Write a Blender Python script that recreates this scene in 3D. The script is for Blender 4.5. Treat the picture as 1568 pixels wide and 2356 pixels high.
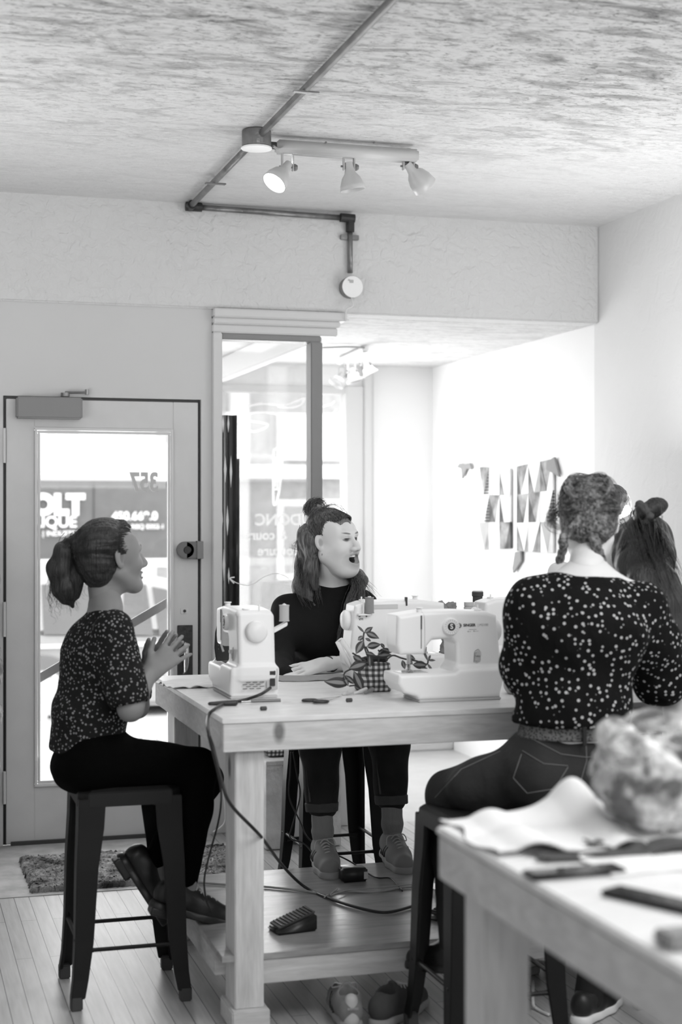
import bpy, bmesh, math, random
import numpy as np
from mathutils import Vector, Matrix
for o in list(bpy.data.objects): bpy.data.objects.remove(o)
SC = bpy.context.scene
COL = SC.collection
random.seed(7); RNG = np.random.default_rng(7)
# ------------------------------------------------------------------ camera
F, CX, CY, H = 3500.0, 784.0, 1178.0, 1.5
TH = math.atan(0.2954); S_, C_ = math.sin(TH), math.cos(TH)
cd = bpy.data.cameras.new('camera'); cam = bpy.data.objects.new('camera', cd); COL.objects.link(cam)
cam.location = (0, 0, H); cam.rotation_euler = (math.pi/2, 0, -TH)
cd.sensor_fit = 'VERTICAL'; cd.sensor_height = 36.0; cd.lens = 36.0*F/2356.0
cd.clip_start = 0.05; cd.clip_end = 200
cd.dof.use_dof = True; cd.dof.focus_distance = 5.75; cd.dof.aperture_fstop = 2.4
SC.camera = cam
# ------------------------------------------------------------------ light
SC.view_settings.view_transform = 'Standard'; SC.view_settings.look = 'None'
SC.view_settings.exposure = 1.22; SC.view_settings.gamma = 1.0
try: SC.view_settings.use_curve_mapping = False
except Exception: pass
W = bpy.data.worlds.new('overcast_sky'); SC.world = W; W.use_nodes = True
bg = W.node_tree.nodes['Background']; bg.inputs[0].default_value = (1, 1, 1, 1); bg.inputs[1].default_value = 1.5
def area(name, loc, rot, sx, sy, e):
    l = bpy.data.lights.new(name, 'AREA'); l.shape = 'RECTANGLE'; l.size = sx; l.size_y = sy; l.energy = e
    o = bpy.data.objects.new(name, l); o.location = loc; o.rotation_euler = rot; COL.objects.link(o); return o
# daylight entering by the openings, ceiling lamps, and added fill panels out of view
area('bay_daylight', (2.38, 9.30, 1.45), (-math.pi/2, 0, 0), 0.8, 1.6, 5)
area('bay_pavement_bounce', (2.38, 9.28, 1.2), (math.radians(-116), 0, 0), 0.8, 1.2, 8)
area('door_daylight', (0.93, 7.25, 1.1), (math.radians(-112), 0, 0), 0.6, 1.7, 6.5)
area('back_room_fill', (1.2, -1.2, 2.5), (math.radians(62), 0, 0), 3.0, 1.4, 27)  # unseen panel standing in for the shop's light behind the camera
area('shop_ceiling_lamp', (2.3, 2.2, 2.85), (0, 0, 0), 1.4, 1.4, 21)
area('ceiling_fill', (1.6, 0.7, 2.0), (math.radians(150), 0, 0), 1.6, 1.2, 17)  # added panel aimed up to brighten the ceiling, no real fixture
area('right_ceiling_fill', (3.0, 5.3, 1.55), (math.radians(184), math.radians(-20), 0), 0.5, 1.2, 8)  # unseen panel added on the right to lift the ceiling near the beam
area('left_ceiling_fill', (-0.25, 5.2, 1.6), (math.radians(176), math.radians(18), 0), 0.6, 1.2, 7)  # matching added ceiling fill on the left, out of view
area('bay_ceiling_lamp', (2.6, 8.2, 2.4), (0, 0, 0), 0.8, 0.8, 3)
def at(x, y, Y):
    a = (x-CX)/F; d = Y/(C_-S_*a); return Vector((d*(S_+C_*a), Y, H+(CY-y)/F*d))
def atX(x, y, X):
    a = (x-CX)/F; d = X/(S_+C_*a); return Vector((X, d*(C_-S_*a), H+(CY-y)/F*d))
def atZ(x, y, Z):
    a = (x-CX)/F; d = (Z-H)*F/(CY-y); return Vector((d*(S_+C_*a), d*(C_-S_*a), Z))
# ------------------------------------------------------------------ materials
def nt(m): m.use_nodes = True; return m.node_tree.nodes, m.node_tree.links
def ramp(N, L, src, p0, c0, p1, c1):
    r = N.new('ShaderNodeValToRGB'); r.color_ramp.elements[0].position = p0; r.color_ramp.elements[0].color = (c0, c0, c0, 1)
    r.color_ramp.elements[1].position = p1; r.color_ramp.elements[1].color = (c1, c1, c1, 1); L.new(src, r.inputs[0]); return r.outputs[0]
def coords(N, L, scale, rot=(0, 0, 0)):
    t = N.new('ShaderNodeTexCoord'); m = N.new('ShaderNodeMapping'); m.inputs['Scale'].default_value = scale; m.inputs['Rotation'].default_value = rot
    L.new(t.outputs['Object'], m.inputs[0]); return m.outputs[0]
def tex(N, L, kind, vec, **kw):
    n = N.new(kind)
    for k, v in kw.items():
        if k in n.inputs: n.inputs[k].default_value = v
        else: setattr(n, k, v)
    L.new(vec, n.inputs['Vector']); return n
def mul(N, L, a, b, mode='MULTIPLY', fac=1.0):
    m = N.new('ShaderNodeMixRGB'); m.blend_type = mode; m.inputs[0].default_value = fac
    L.new(a, m.inputs[1]); L.new(b, m.inputs[2]); return m.outputs[0]
def bump(N, L, bs, h, st, dist=.01):
    b = N.new('ShaderNodeBump'); b.inputs['Strength'].default_value = st; b.inputs['Distance'].default_value = dist
    L.new(h, b.inputs['Height']); L.new(b.outputs[0], bs.inputs['Normal'])
def mat(name, c, rough=.5, metal=0, emit=0, trans=0, alpha=1, bmp=None, spec=.5, sheen=0, var=0, sss=0):
    m = bpy.data.materials.new(name); N, L = nt(m); b = N['Principled BSDF']
    b.inputs['Base Color'].default_value = (c, c, c, 1); b.inputs['Roughness'].default_value = rough; b.inputs['Metallic'].default_value = metal
    b.inputs['Specular IOR Level'].default_value = spec
    if emit: b.inputs['Emission Color'].default_value = (1, 1, 1, 1); b.inputs['Emission Strength'].default_value = emit
    if trans: b.inputs['Transmission Weight'].default_value = trans
    if alpha < 1: b.inputs['Alpha'].default_value = alpha
    if sheen: b.inputs['Sheen Weight'].default_value = sheen
    if var:
        n = tex(N, L, 'ShaderNodeTexNoise', coords(N, L, (1, 1, 1)), Scale=9.0, Detail=5.0)
        L.new(ramp(N, L, n.outputs[0], .3, c*(1-var), .7, min(1, c*(1+var))), b.inputs['Base Color'])
    if bmp:
        sc, st = bmp[0], bmp[1]; v = coords(N, L, bmp[2] if len(bmp) > 2 else (1, 1, 1))
        n = tex(N, L, 'ShaderNodeTexNoise', v, Scale=sc, Detail=6.0); bump(N, L, b, n.outputs[0], st)
    return m
def wood(name, lo, hi, scale, rough=.5, knots=True):
    m = bpy.data.materials.new(name); N, L = nt(m); b = N['Principled BSDF']
    v = coords(N, L, scale); n = tex(N, L, 'ShaderNodeTexNoise', v, Scale=3.0, Detail=8.0, Distortion=1.2)
    c = ramp(N, L, n.outputs[0], .3, lo, .72, hi)
    w = tex(N, L, 'ShaderNodeTexNoise', v, Scale=14.0, Detail=3.0); c = mul(N, L, c, ramp(N, L, w.outputs[0], .3, .86, .7, 1))
    if knots:
        k = tex(N, L, 'ShaderNodeTexVoronoi', coords(N, L, (1, 1, .55)), Scale=5.5); c = mul(N, L, c, ramp(N, L, k.outputs['Distance'], .07, .3, .13, 1))
    L.new(c, b.inputs['Base Color']); b.inputs['Roughness'].default_value = rough
    bump(N, L, b, n.outputs[0], .12); return m
M = {}
def plaster(name, c, dirt, sc=22, st=.6):
    m = bpy.data.materials.new(name); N, L = nt(m); b = N['Principled BSDF']; b.inputs['Roughness'].default_value = .85
    v = coords(N, L, (1, 1, 1)); n = tex(N, L, 'ShaderNodeTexNoise', v, Scale=float(sc), Detail=7.0, Distortion=.8)
    g = tex(N, L, 'ShaderNodeTexNoise', v, Scale=1.3, Detail=4.0)
    L.new(ramp(N, L, g.outputs[0], .3, c*(1-dirt), .7, c), b.inputs['Base Color']); bump(N, L, b, n.outputs[0], st, .012); return m
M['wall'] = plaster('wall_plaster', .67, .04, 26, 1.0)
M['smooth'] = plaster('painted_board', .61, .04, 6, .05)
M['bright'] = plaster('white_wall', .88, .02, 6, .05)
M['rough'] = plaster('rough_white_plaster', .76, .04, 12, .35)
def ceil_mat(name, base, dark, streak):
    m = bpy.data.materials.new(name); N, L = nt(m); b = N['Principled BSDF']; b.inputs['Roughness'].default_value = .9
    v = coords(N, L, (1.6, 4.5, 1), (0, 0, .2)); n = tex(N, L, 'ShaderNodeTexNoise', v, Scale=2.2, Detail=9.0, Roughness=.68, Distortion=1.0)
    fine = tex(N, L, 'ShaderNodeTexNoise', coords(N, L, (9, 18, 4), (0, 0, .2)), Scale=3.2, Detail=8.0, Roughness=.75, Distortion=.6)
    a = ramp(N, L, n.outputs[0], .34, dark, .52, 1); f = ramp(N, L, fine.outputs[0], .37, .38, .49, 1)
    s = mul(N, L, a, f)
    # dirt gets denser away from the front wall
    t = N.new('ShaderNodeTexCoord'); sx = N.new('ShaderNodeSeparateXYZ'); L.new(t.outputs['Object'], sx.inputs[0])
    nn = tex(N, L, 'ShaderNodeTexNoise', coords(N, L, (1, 1, 1)), Scale=1.1, Detail=3.0)
    ad = N.new('ShaderNodeMath'); ad.operation = 'MULTIPLY_ADD'; ad.inputs[1].default_value = 1.6; L.new(nn.outputs[0], ad.inputs[0]); L.new(sx.outputs[1], ad.inputs[2])
    mr = N.new('ShaderNodeMapRange'); mr.inputs[1].default_value = 5.2; mr.inputs[2].default_value = 6.9; mr.inputs[3].default_value = streak; mr.inputs[4].default_value = .12 if streak == 1.0 and base > .91 else .4; L.new(ad.outputs[0], mr.inputs[0])
    mx = N.new('ShaderNodeMixRGB'); L.new(mr.outputs[0], mx.inputs[0]); mx.inputs[1].default_value = (1, 1, 1, 1); L.new(s, mx.inputs[2])
    c = N.new('ShaderNodeMixRGB'); c.blend_type = 'MULTIPLY'; c.inputs[0].default_value = 1; L.new(mx.outputs[0], c.inputs[1]); c.inputs[2].default_value = (base, base, base, 1)
    L.new(c.outputs[0], b.inputs['Base Color']); bump(N, L, b, fine.outputs[0], .8, .02); return m
M['ceiling'] = ceil_mat('stippled_ceiling', .92, .34, 1.0)
M['bayceil'] = ceil_mat('bay_ceiling', .90, .4, 1.0)
def planks():
    m = bpy.data.materials.new('strip_floor'); N, L = nt(m); b = N['Principled BSDF']
    v = coords(N, L, (1, 1, 1), (0, 0, math.pi/2))
    k = tex(N, L, 'ShaderNodeTexBrick', v, Scale=1.0); k.inputs['Brick Width'].default_value = 1.3; k.inputs['Row Height'].default_value = .057
    k.inputs['Mortar Size'].default_value = .0013; k.inputs['Color1'].default_value = (.40, .40, .40, 1); k.inputs['Color2'].default_value = (.52, .52, .52, 1); k.inputs['Mortar'].default_value = (.05, .05, .05, 1)
    k.offset = .37; n = tex(N, L, 'ShaderNodeTexNoise', coords(N, L, (18, 1.2, 1)), Scale=4.0, Detail=6.0)
    L.new(mul(N, L, k.outputs[0], ramp(N, L, n.outputs[0], .25, .72, .7, 1)), b.inputs['Base Color'])
    b.inputs['Roughness'].default_value = .42; return m
M['floor'] = planks()
M['slab'] = mat('entry_slab', .42, .7, var=.25, bmp=(30, .2)); M['bayfloor'] = mat('bay_floor_paint', .50, .45, var=.05)
M['pine'] = wood('pine_boards', .56, .72, (1.2, 3, 9)); M['pinev'] = wood('pine_post', .60, .78, (9, 9, 1.0))
M['top'] = wood('white_worktop', .80, .86, (1, 4, 4), .35, False); M['shelf'] = wood('shelf_plywood', .28, .46, (1.2, 7, 7), .3, False)
M['osb'] = mat('particle_board', .58, .8, var=.25, bmp=(60, .5)); M['dwood'] = wood('dark_board', .22, .34, (9, 9, 1), .6, False)
M['white'] = mat('white_plastic', .86, .35); M['white2'] = mat('offwhite_plastic', .52, .4); M['grey'] = mat('grey_metal', .18, .45, .3)
M['lightgrey'] = mat('pale_grey', .6, .5); M['black'] = mat('black_plastic', .018, .4); M['dark'] = mat('dark_rubber', .05, .6)
M['gun'] = mat('gunmetal_paint', .006, .5, 0, bmp=(4, .03), spec=.3); M['chrome'] = mat('chrome', .75, .18, 1); M['steel'] = mat('galvanised_pipe', .24, .4, .8, var=.35, bmp=(40, .3))
M['door'] = mat('door_paint', .59, .5, var=.03, bmp=(5, .03)); M['trim'] = mat('trim_paint', .62, .5)
M['plate'] = mat('aged_plate', .04, .5, .4, bmp=(50, .4)); M['brass'] = mat('worn_handle', .45, .3, 1)
M['thread'] = mat('thread', .6, .8, bmp=(260, .5, (1, 1, 8))); M['cord'] = mat('grey_cable', .35, .5); M['wcord'] = mat('white_cable', .7, .5)
def glass(name, a=.0):
    m = bpy.data.materials.new(name); N, L = nt(m); N.remove(N['Principled BSDF']); g = N.new('ShaderNodeBsdfGlossy'); g.inputs['Roughness'].default_value = .02
    t = N.new('ShaderNodeBsdfTransparent'); t.inputs[0].default_value = (.96, .96, .96, 1); x = N.new('ShaderNodeMixShader'); fc = N.new('ShaderNodeLayerWeight'); fc.inputs[0].default_value = .5; pw = N.new('ShaderNodeMath'); pw.operation = 'POWER'; pw.inputs[1].default_value = 5; L.new(fc.outputs['Facing'], pw.inputs[0]); fr = N.new('ShaderNodeMath'); fr.operation = 'MULTIPLY_ADD'; fr.inputs[1].default_value = .45; fr.inputs[2].default_value = .02; L.new(pw.outputs[0], fr.inputs[0])
    L.new(fr.outputs[0], x.inputs[0]); L.new(t.outputs[0], x.inputs[1]); L.new(g.outputs[0], x.inputs[2]); L.new(x.outputs[0], N['Material Output'].inputs[0]); return m
M['glass'] = glass('window_glass')
M['ink'] = mat('white_marker', .95, .6); M['letter'] = mat('grey_vinyl_number', .45, .6); M['print'] = mat('black_print', .03, .5); M['greyprint'] = mat('grey_print', .45, .5)
def skin_mat(name, c):
    m = bpy.data.materials.new(name); N, L = nt(m); b = N['Principled BSDF']; a = N.new('ShaderNodeAttribute'); a.attribute_name = 'tone'
    x = N.new('ShaderNodeMixRGB'); x.blend_type = 'MULTIPLY'; x.inputs[0].default_value = 1; x.inputs[1].default_value = (c, c, c, 1); L.new(a.outputs['Fac'], x.inputs[2])
    L.new(x.outputs[0], b.inputs['Base Color']); b.inputs['Roughness'].default_value = .5; b.inputs['Specular IOR Level'].default_value = .35
    b.inputs['Subsurface Weight'].default_value = .12; b.inputs['Subsurface Radius'].default_value = (.01, .01, .01); b.inputs['Subsurface Scale'].default_value = .6; return m
M['skin'] = skin_mat('skin', .66); M['skin2'] = skin_mat('skin_shaded', .24)  # second tone: darker skin, lowered further for a face sitting in shade
def hair_mat(name, c, c2, sc=(90, 90, 9)):
    m = bpy.data.materials.new(name); N, L = nt(m); b = N['Principled BSDF']; n = tex(N, L, 'ShaderNodeTexNoise', coords(N, L, sc), Scale=2.0, Detail=5.0)
    L.new(ramp(N, L, n.outputs[0], .35, c, .7, c2), b.inputs['Base Color']); b.inputs['Roughness'].default_value = .45; bump(N, L, b, n.outputs[0], .9, .006); return m
M['hair_dark'] = hair_mat('dark_hair', .008, .03); M['hair_black'] = hair_mat('black_hair', .006, .02); M['hair_mid'] = hair_mat('brown_hair', .035, .17); M['hair_light'] = hair_mat('auburn_hair', .03, .22, (45, 45, 45))
def dots(name, base, dot, scale, thr, w=None):
    m = bpy.data.materials.new(name); N, L = nt(m); b = N['Principled BSDF']
    v = tex(N, L, 'ShaderNodeTexVoronoi', coords(N, L, (1, 1, 1)), Scale=float(scale), Randomness=.85)
    L.new(ramp(N, L, v.outputs['Distance'], thr, dot, thr+.06, base), b.inputs['Base Color']); b.inputs['Roughness'].default_value = .85; b.inputs['Specular IOR Level'].default_value = .15
    n = tex(N, L, 'ShaderNodeTexNoise', coords(N, L, (1, 1, .6)), Scale=14.0, Detail=3.0); bump(N, L, b, n.outputs[0], .5, .03); return m
M['blouse1'] = dots('small_floral_print', .012, .24, 88, .27); M['blouse3'] = dots('spot_print', .004, .42, 60, .235)
M['knit'] = mat('black_knit', .008, .9, bmp=(12, .25), spec=.2); M['pants'] = mat('black_trousers', .002, .9, bmp=(9, .3), spec=.05)
M['jeans'] = mat('dark_denim', .010, .85, var=.4, bmp=(26, .4)); M['jeansfold'] = mat('denim_turnup', .055, .85, bmp=(50, .3)); M['sock'] = mat('ribbed_sock', .24, .9, bmp=(90, .5, (1, 1, .1)))
M['stitch'] = mat('seam_stitching', .12, .8); M['shoe'] = mat('grey_suede', .22, .8, var=.2); M['sole'] = mat('rubber_sole', .32, .7); M['stripe'] = mat('dark_stripe', .03, .7); M['lace'] = mat('shoe_lace', .5, .8)
M['blackshoe'] = mat('black_leather', .012, .45); M['shirtw'] = mat('white_cotton', .75, .9, bmp=(10, .3)); M['linen'] = mat('white_fabric', .78, .9, bmp=(9, .4)); M['gfabric'] = mat('grey_fabric', .26, .9, bmp=(60, .3)); M['dfabric'] = mat('dark_fabric', .06, .9, bmp=(20, .4))
M['rug'] = mat('shaggy_rug', .24, 1, var=.9, bmp=(130, 1.0)); M['brick'] = mat('rough_stone', .3, .95, var=.5, bmp=(40, 1))
def plaid(name, a, b_, sc):
    m = bpy.data.materials.new(name); N, L = nt(m); b = N['Principled BSDF']; t = N.new('ShaderNodeTexCoord'); sx = N.new('ShaderNodeSeparateXYZ'); L.new(t.outputs['Object'], sx.inputs[0])
    outs = []
    for i in (0, 2):
        s = N.new('ShaderNodeMath'); s.operation = 'MULTIPLY'; s.inputs[1].default_value = sc; L.new(sx.outputs[i], s.inputs[0])
        f = N.new('ShaderNodeMath'); f.operation = 'PINGPONG'; f.inputs[1].default_value = 1; L.new(s.outputs[0], f.inputs[0]); outs.append(ramp(N, L, f.outputs[0], .45, a, .55, b_))
    L.new(mul(N, L, outs[0], outs[1], 'MULTIPLY'), b.inputs['Base Color']); b.inputs['Roughness'].default_value = .9; return m
M['plaid'] = plaid('gingham', .2, .85, 110)
M['leaf'] = mat('dark_leaf', .05, .5, var=.3); M['leaf2'] = mat('pale_leaf_stripe', .28, .5); M['stem'] = mat('plant_stem', .05, .6); M['soil'] = mat('soil', .02, 1)
# ------------------------------------------------------------------ object helpers
WM = {}
def link(o, parent=None):
    COL.objects.link(o)
    if parent is not None: o.parent = parent
    return o
def thing(name, label, cat, loc=(0, 0, 0), rz=0, group=None):
    o = bpy.data.objects.new(name, None); o.empty_display_size = .05; COL.objects.link(o); o.location = loc; o.rotation_euler = (0, 0, rz)
    o['label'] = label; o['category'] = cat
    if group: o['group'] = group
    WM[o.name] = Matrix.Translation(Vector(loc)) @ Matrix.Rotation(rz, 4, 'Z'); return o
def tag(o, label, cat, group=None):
    o['label'] = label; o['category'] = cat
    if group: o['group'] = group
    return o
def root_m(parent):
    while parent.parent is not None: parent = parent.parent
    return WM.get(parent.name, Matrix.Identity(4))
def mk(name, me, m, parent=None, local=False, smooth=False):
    o = bpy.data.objects.new(name, me)
    for x in (m if isinstance(m, (list, tuple)) else [m]): me.materials.append(x)
    if parent is not None and not local: me.transform(root_m(parent).inverted())
    if smooth: me.shade_smooth()
    return link(o, parent)
class G:
    def __init__(s): s.b = bmesh.new()
    def _f(s, vs, mi=0):
        try: f = s.b.faces.new(vs); f.material_index = mi; return f
        except ValueError: return None
    def box(s, x0, x1, y0, y1, z0, z1, mi=0, M4=None):
        v = [s.b.verts.new(Vector(p) if M4 is None else M4 @ Vector(p)) for p in ((x0,y0,z0),(x1,y0,z0),(x1,y1,z0),(x0,y1,z0),(x0,y0,z1),(x1,y0,z1),(x1,y1,z1),(x0,y1,z1))]
        for q in ((3,2,1,0),(4,5,6,7),(0,1,5,4),(1,2,6,5),(2,3,7,6),(3,0,4,7)): s._f([v[i] for i in q], mi)
        return s
    def loft(s, rings, mi=0, caps=True, closed=True):
        R = [[s.b.verts.new(p) for p in r] for r in rings]; n = len(R[0])
        for a, b in zip(R, R[1:]):
            for i in range(n if closed else n-1): s._f([a[i], a[(i+1) % n], b[(i+1) % n], b[i]], mi)
        if caps: s._f(R[0][::-1], mi); s._f(R[-1], mi)
        return s
    def tube(s, pts, r, seg=8, mi=0, caps=True):
        pts = [Vector(p) for p in pts]; n = len(pts); rings = []; up = None
        for i, p in enumerate(pts):
            t = (pts[min(i+1, n-1)]-pts[max(i-1, 0)]).normalized()
            if up is None: up = Vector((0, 0, 1)) if abs(t.z) < .9 else Vector((1, 0, 0))
            u = (up-t*up.dot(t)).normalized(); up = u; w = t.cross(u)
            rr = r[i] if isinstance(r, (list, tuple)) else r
            rings.append([p+(u*math.cos(k*2*math.pi/seg)+w*math.sin(k*2*math.pi/seg))*rr for k in range(seg)])
        return s.loft(rings, mi, caps)
    def cyl(s, a, b, r, r2=None, seg=24, mi=0): return s.tube([a, b], [r, r if r2 is None else r2], seg, mi)
    def lathe(s, o, ax, prof, seg=28, mi=0, caps=True):
        o = Vector(o); t = Vector(ax).normalized(); u = (Vector((0, 0, 1)) if abs(t.z) < .9 else Vector((1, 0, 0))); u = (u-t*u.dot(t)).normalized(); w = t.cross(u)
        return s.loft([[o+t*h+(u*math.cos(k*2*math.pi/seg)+w*math.sin(k*2*math.pi/seg))*max(r, 1e-4) for k in range(seg)] for r, h in prof], mi, caps)
    def prism(s, pts, vec, mi=0):
        v = Vector(vec); return s.loft([[Vector(p) for p in pts], [Vector(p)+v for p in pts]], mi)
    def build(s, name, m, parent=None, bev=0, smooth=False, local=False, seg=2):
        bmesh.ops.recalc_face_normals(s.b, faces=s.b.faces[:])
        me = bpy.data.meshes.new(name)
        if bev:
            es = [e for e in s.b.edges if len(e.link_faces) == 2 and e.calc_face_angle(0) > .6]
            bmesh.ops.bevel(s.b, geom=es, offset=bev, segments=seg, affect='EDGES', clamp_overlap=True)
        s.b.to_mesh(me); s.b.free(); return mk(name, me, m, parent, local, smooth or bev > 0 and seg > 2)
def struct(name, g, m, bev=0):
    o = g.build(name, m, None, bev); o['kind'] = 'structure'; return o
def bez(pts, n=10):
    P = [Vector(p) for p in pts]; out = []
    for i in range(len(P)-1):
        p0 = P[max(i-1, 0)]; p1 = P[i]; p2 = P[i+1]; p3 = P[min(i+2, len(P)-1)]
        for k in range(n):
            t = k/n; out.append(.5*((2*p1)+(-p0+p2)*t+(2*p0-5*p1+4*p2-p3)*t*t+(-p0+3*p1-3*p2+p3)*t**3))
    out.append(P[-1]); return out
def text(name, s, m, mat4, size, parent=None, depth=.001, local=False, bold=0):
    c = bpy.data.curves.new(name, 'FONT'); c.body = s; c.size = size; c.extrude = depth; c.align_x = 'CENTER'; c.align_y = 'CENTER'; c.offset = bold
    o = bpy.data.objects.new(name, c); COL.objects.link(o); dg = bpy.context.evaluated_depsgraph_get(); me = bpy.data.meshes.new_from_object(o.evaluated_get(dg)); bpy.data.objects.remove(o)
    me.materials.clear(); me.transform(mat4); me.name = name; return mk(name, me, m, parent, local)
def frame(o, x, y, z): return Matrix(((x[0], y[0], z[0], o[0]), (x[1], y[1], z[1], o[1]), (x[2], y[2], z[2], o[2]), (0, 0, 0, 1)))
# ------------------------------------------------------------------ implicit modelling
def smin(a, b, k):
    if k <= 0: return np.minimum(a, b)
    h = np.maximum(k-np.abs(a-b), 0)/k; return np.minimum(a, b)-h*h*k*.25
class SDF:
    def __init__(s, h, Mx=None): s.h = h; s.L = []; s.M = Mx
    def t(s, p): return np.array(s.M @ Vector(p)) if s.M is not None else np.array(p, float)
    def R(s):
        return np.array(s.M.to_3x3()) if s.M is not None else np.eye(3)
    def rc(s, a, b, r1, r2=None, k=.02, n=None, fl=1., op=1, pad=0):
        a = s.t(a); b = s.t(b); r2 = r1 if r2 is None else r2; ba = b-a; L2 = max(ba@ba, 1e-9)
        if n is not None: n = s.R() @ np.array(n, float); n = n/np.linalg.norm(n)
        rm = max(r1, r2)*max(fl, 1)
        def f(X, Y, Z):
            px, py, pz = X-a[0], Y-a[1], Z-a[2]; t = np.clip((px*ba[0]+py*ba[1]+pz*ba[2])/L2, 0, 1)
            qx, qy, qz = px-t*ba[0], py-t*ba[1], pz-t*ba[2]; q2 = qx*qx+qy*qy+qz*qz
            if n is not None: qn = qx*n[0]+qy*n[1]+qz*n[2]; q2 = q2-qn*qn+(qn/fl)**2
            return np.sqrt(q2)-(r1+(r2-r1)*t)
        s.L.append((np.minimum(a, b)-rm, np.maximum(a, b)+rm, f, k, op)); return s
    def ch(s, pts, rs, k=.02, n=None, fl=1., op=1):
        for i in range(len(pts)-1): s.rc(pts[i], pts[i+1], rs[i], rs[i+1], k, n, fl, op)
        return s
    def el(s, c, r, R=None, k=.02, op=1):
        c = s.t(c); r = np.array(r, float); Q = s.R() @ (np.eye(3) if R is None else np.array(R))
        e = np.sqrt(((Q*r)**2).sum(1))
        def f(X, Y, Z):
            p = (X-c[0], Y-c[1], Z-c[2]); q = [(p[0]*Q[0, i]+p[1]*Q[1, i]+p[2]*Q[2, i]) for i in range(3)]
            k0 = np.sqrt(sum((q[i]/r[i])**2 for i in range(3)))+1e-9; k1 = np.sqrt(sum((q[i]/r[i]**2)**2 for i in range(3)))+1e-9
            return k0*(k0-1)/k1
        s.L.append((c-e, c+e, f, k, op)); return s
    def bx(s, c, hf, rd=.005, R=None, k=.01, op=1):
        c = s.t(c); hf = np.array(hf, float); Q = s.R() @ (np.eye(3) if R is None else np.array(R)); e = (np.abs(Q)*hf).sum(1)
        def f(X, Y, Z):
            p = (X-c[0], Y-c[1], Z-c[2]); q = [np.abs(p[0]*Q[0, i]+p[1]*Q[1, i]+p[2]*Q[2, i])-hf[i]+rd for i in range(3)]
            return np.sqrt(sum(np.maximum(x, 0)**2 for x in q))+np.minimum(np.maximum(np.maximum(q[0], q[1]), q[2]), 0)-rd
        s.L.append((c-e, c+e, f, k, op)); return s
    def pg(s, poly, y0, y1, rd=.006, k=.012, op=1):
        P = np.array(poly, float)
        def f(X, Y, Z):
            x = X+0*Z; z = Z+0*X; d = np.full(np.broadcast(x, z).shape, 1e9); sg = np.ones_like(d)
            for i in range(len(P)):
                a = P[i]; b = P[i-1]; ex, ez = b-a; wx = x-a[0]; wz = z-a[1]; t = np.clip((wx*ex+wz*ez)/(ex*ex+ez*ez), 0, 1)
                d = np.minimum(d, (wx-t*ex)**2+(wz-t*ez)**2)
                c1 = z >= a[1]; c2 = z < b[1]; c3 = ex*wz > ez*wx; al = (c1 & c2 & c3) | (~c1 & ~c2 & ~c3); sg = np.where(al, -sg, sg)
            q0 = sg*np.sqrt(d)+rd; q1 = np.abs(Y-(y0+y1)/2)-(y1-y0)/2+rd
            return np.sqrt(np.maximum(q0, 0)**2+np.maximum(q1, 0)**2)+np.minimum(np.maximum(q0, q1), 0)-rd
        s.L.append((np.array([P[:, 0].min(), y0, P[:, 1].min()]), np.array([P[:, 0].max(), y1, P[:, 1].max()]), f, k, op)); return s
    def half(s, c, n, k=.004):     # remove everything on the side n points to
        c = s.t(c); n = s.R() @ np.array(n, float); n = n/np.linalg.norm(n)
        s.L.append((None, None, lambda X, Y, Z: -((X-c[0])*n[0]+(Y-c[1])*n[1]+(Z-c[2])*n[2]), k, -1)); return s
    def mesh(s):
        h = s.h; A = [l for l in s.L if l[4] > 0]; lo = np.min([l[0] for l in A], 0)-4*h-.004; hi = np.max([l[1] for l in A], 0)+4*h+.004
        n = np.ceil((hi-lo)/h).astype(int)+1; v = np.full(tuple(n), .5, np.float32); ax = [(lo[i]+h*np.arange(n[i])).astype(np.float32) for i in range(3)]
        for l0, h0, f, k, op in s.L:
            if l0 is None: i0 = np.zeros(3, int); i1 = n
            else:
                pad = k+3*h; i0 = np.clip(np.floor((l0-pad-lo)/h).astype(int), 0, n); i1 = np.clip(np.ceil((h0+pad-lo)/h).astype(int)+1, 0, n)
            if (i1 <= i0).any(): continue
            sl = tuple(slice(i0[i], i1[i]) for i in range(3)); X = ax[0][sl[0]][:, None, None]; Y = ax[1][sl[1]][None, :, None]; Z = ax[2][sl[2]][None, None, :]
            d = f(X, Y, Z); cur = v[sl]; v[sl] = smin(cur, d, k) if op > 0 else -smin(-cur, d, k)
        neg = v < 0; c = np.zeros(tuple(n-1), np.int8)
        offs = [(i, j, k) for i in (0, 1) for j in (0, 1) for k in (0, 1)]
        for i, j, k in offs: c += neg[i:n[0]-1+i, j:n[1]-1+j, k:n[2]-1+k]
        act = np.argwhere((c > 0) & (c < 8)); idx = np.full(tuple(n-1), -1, np.int32); idx[tuple(act.T)] = np.arange(len(act))
        vals = {o: v[act[:, 0]+o[0], act[:, 1]+o[1], act[:, 2]+o[2]] for o in offs}; acc = np.zeros((len(act), 3)); cnt = np.zeros(len(act))
        for o in offs:
            for d in range(3):
                if o[d] == 0:
                    p = list(o); p[d] = 1; p = tuple(p); va, vb = vals[o], vals[p]; m = (va < 0) != (vb < 0); t = np.where(m, va/np.where(m, va-vb, 1), 0)
                    q = np.array(o, float)[None, :].repeat(len(act), 0); q[:, d] += t; acc[m] += q[m]; cnt[m] += 1
        V = lo+h*(act+acc/np.maximum(cnt, 1)[:, None]); Q = []
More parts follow.
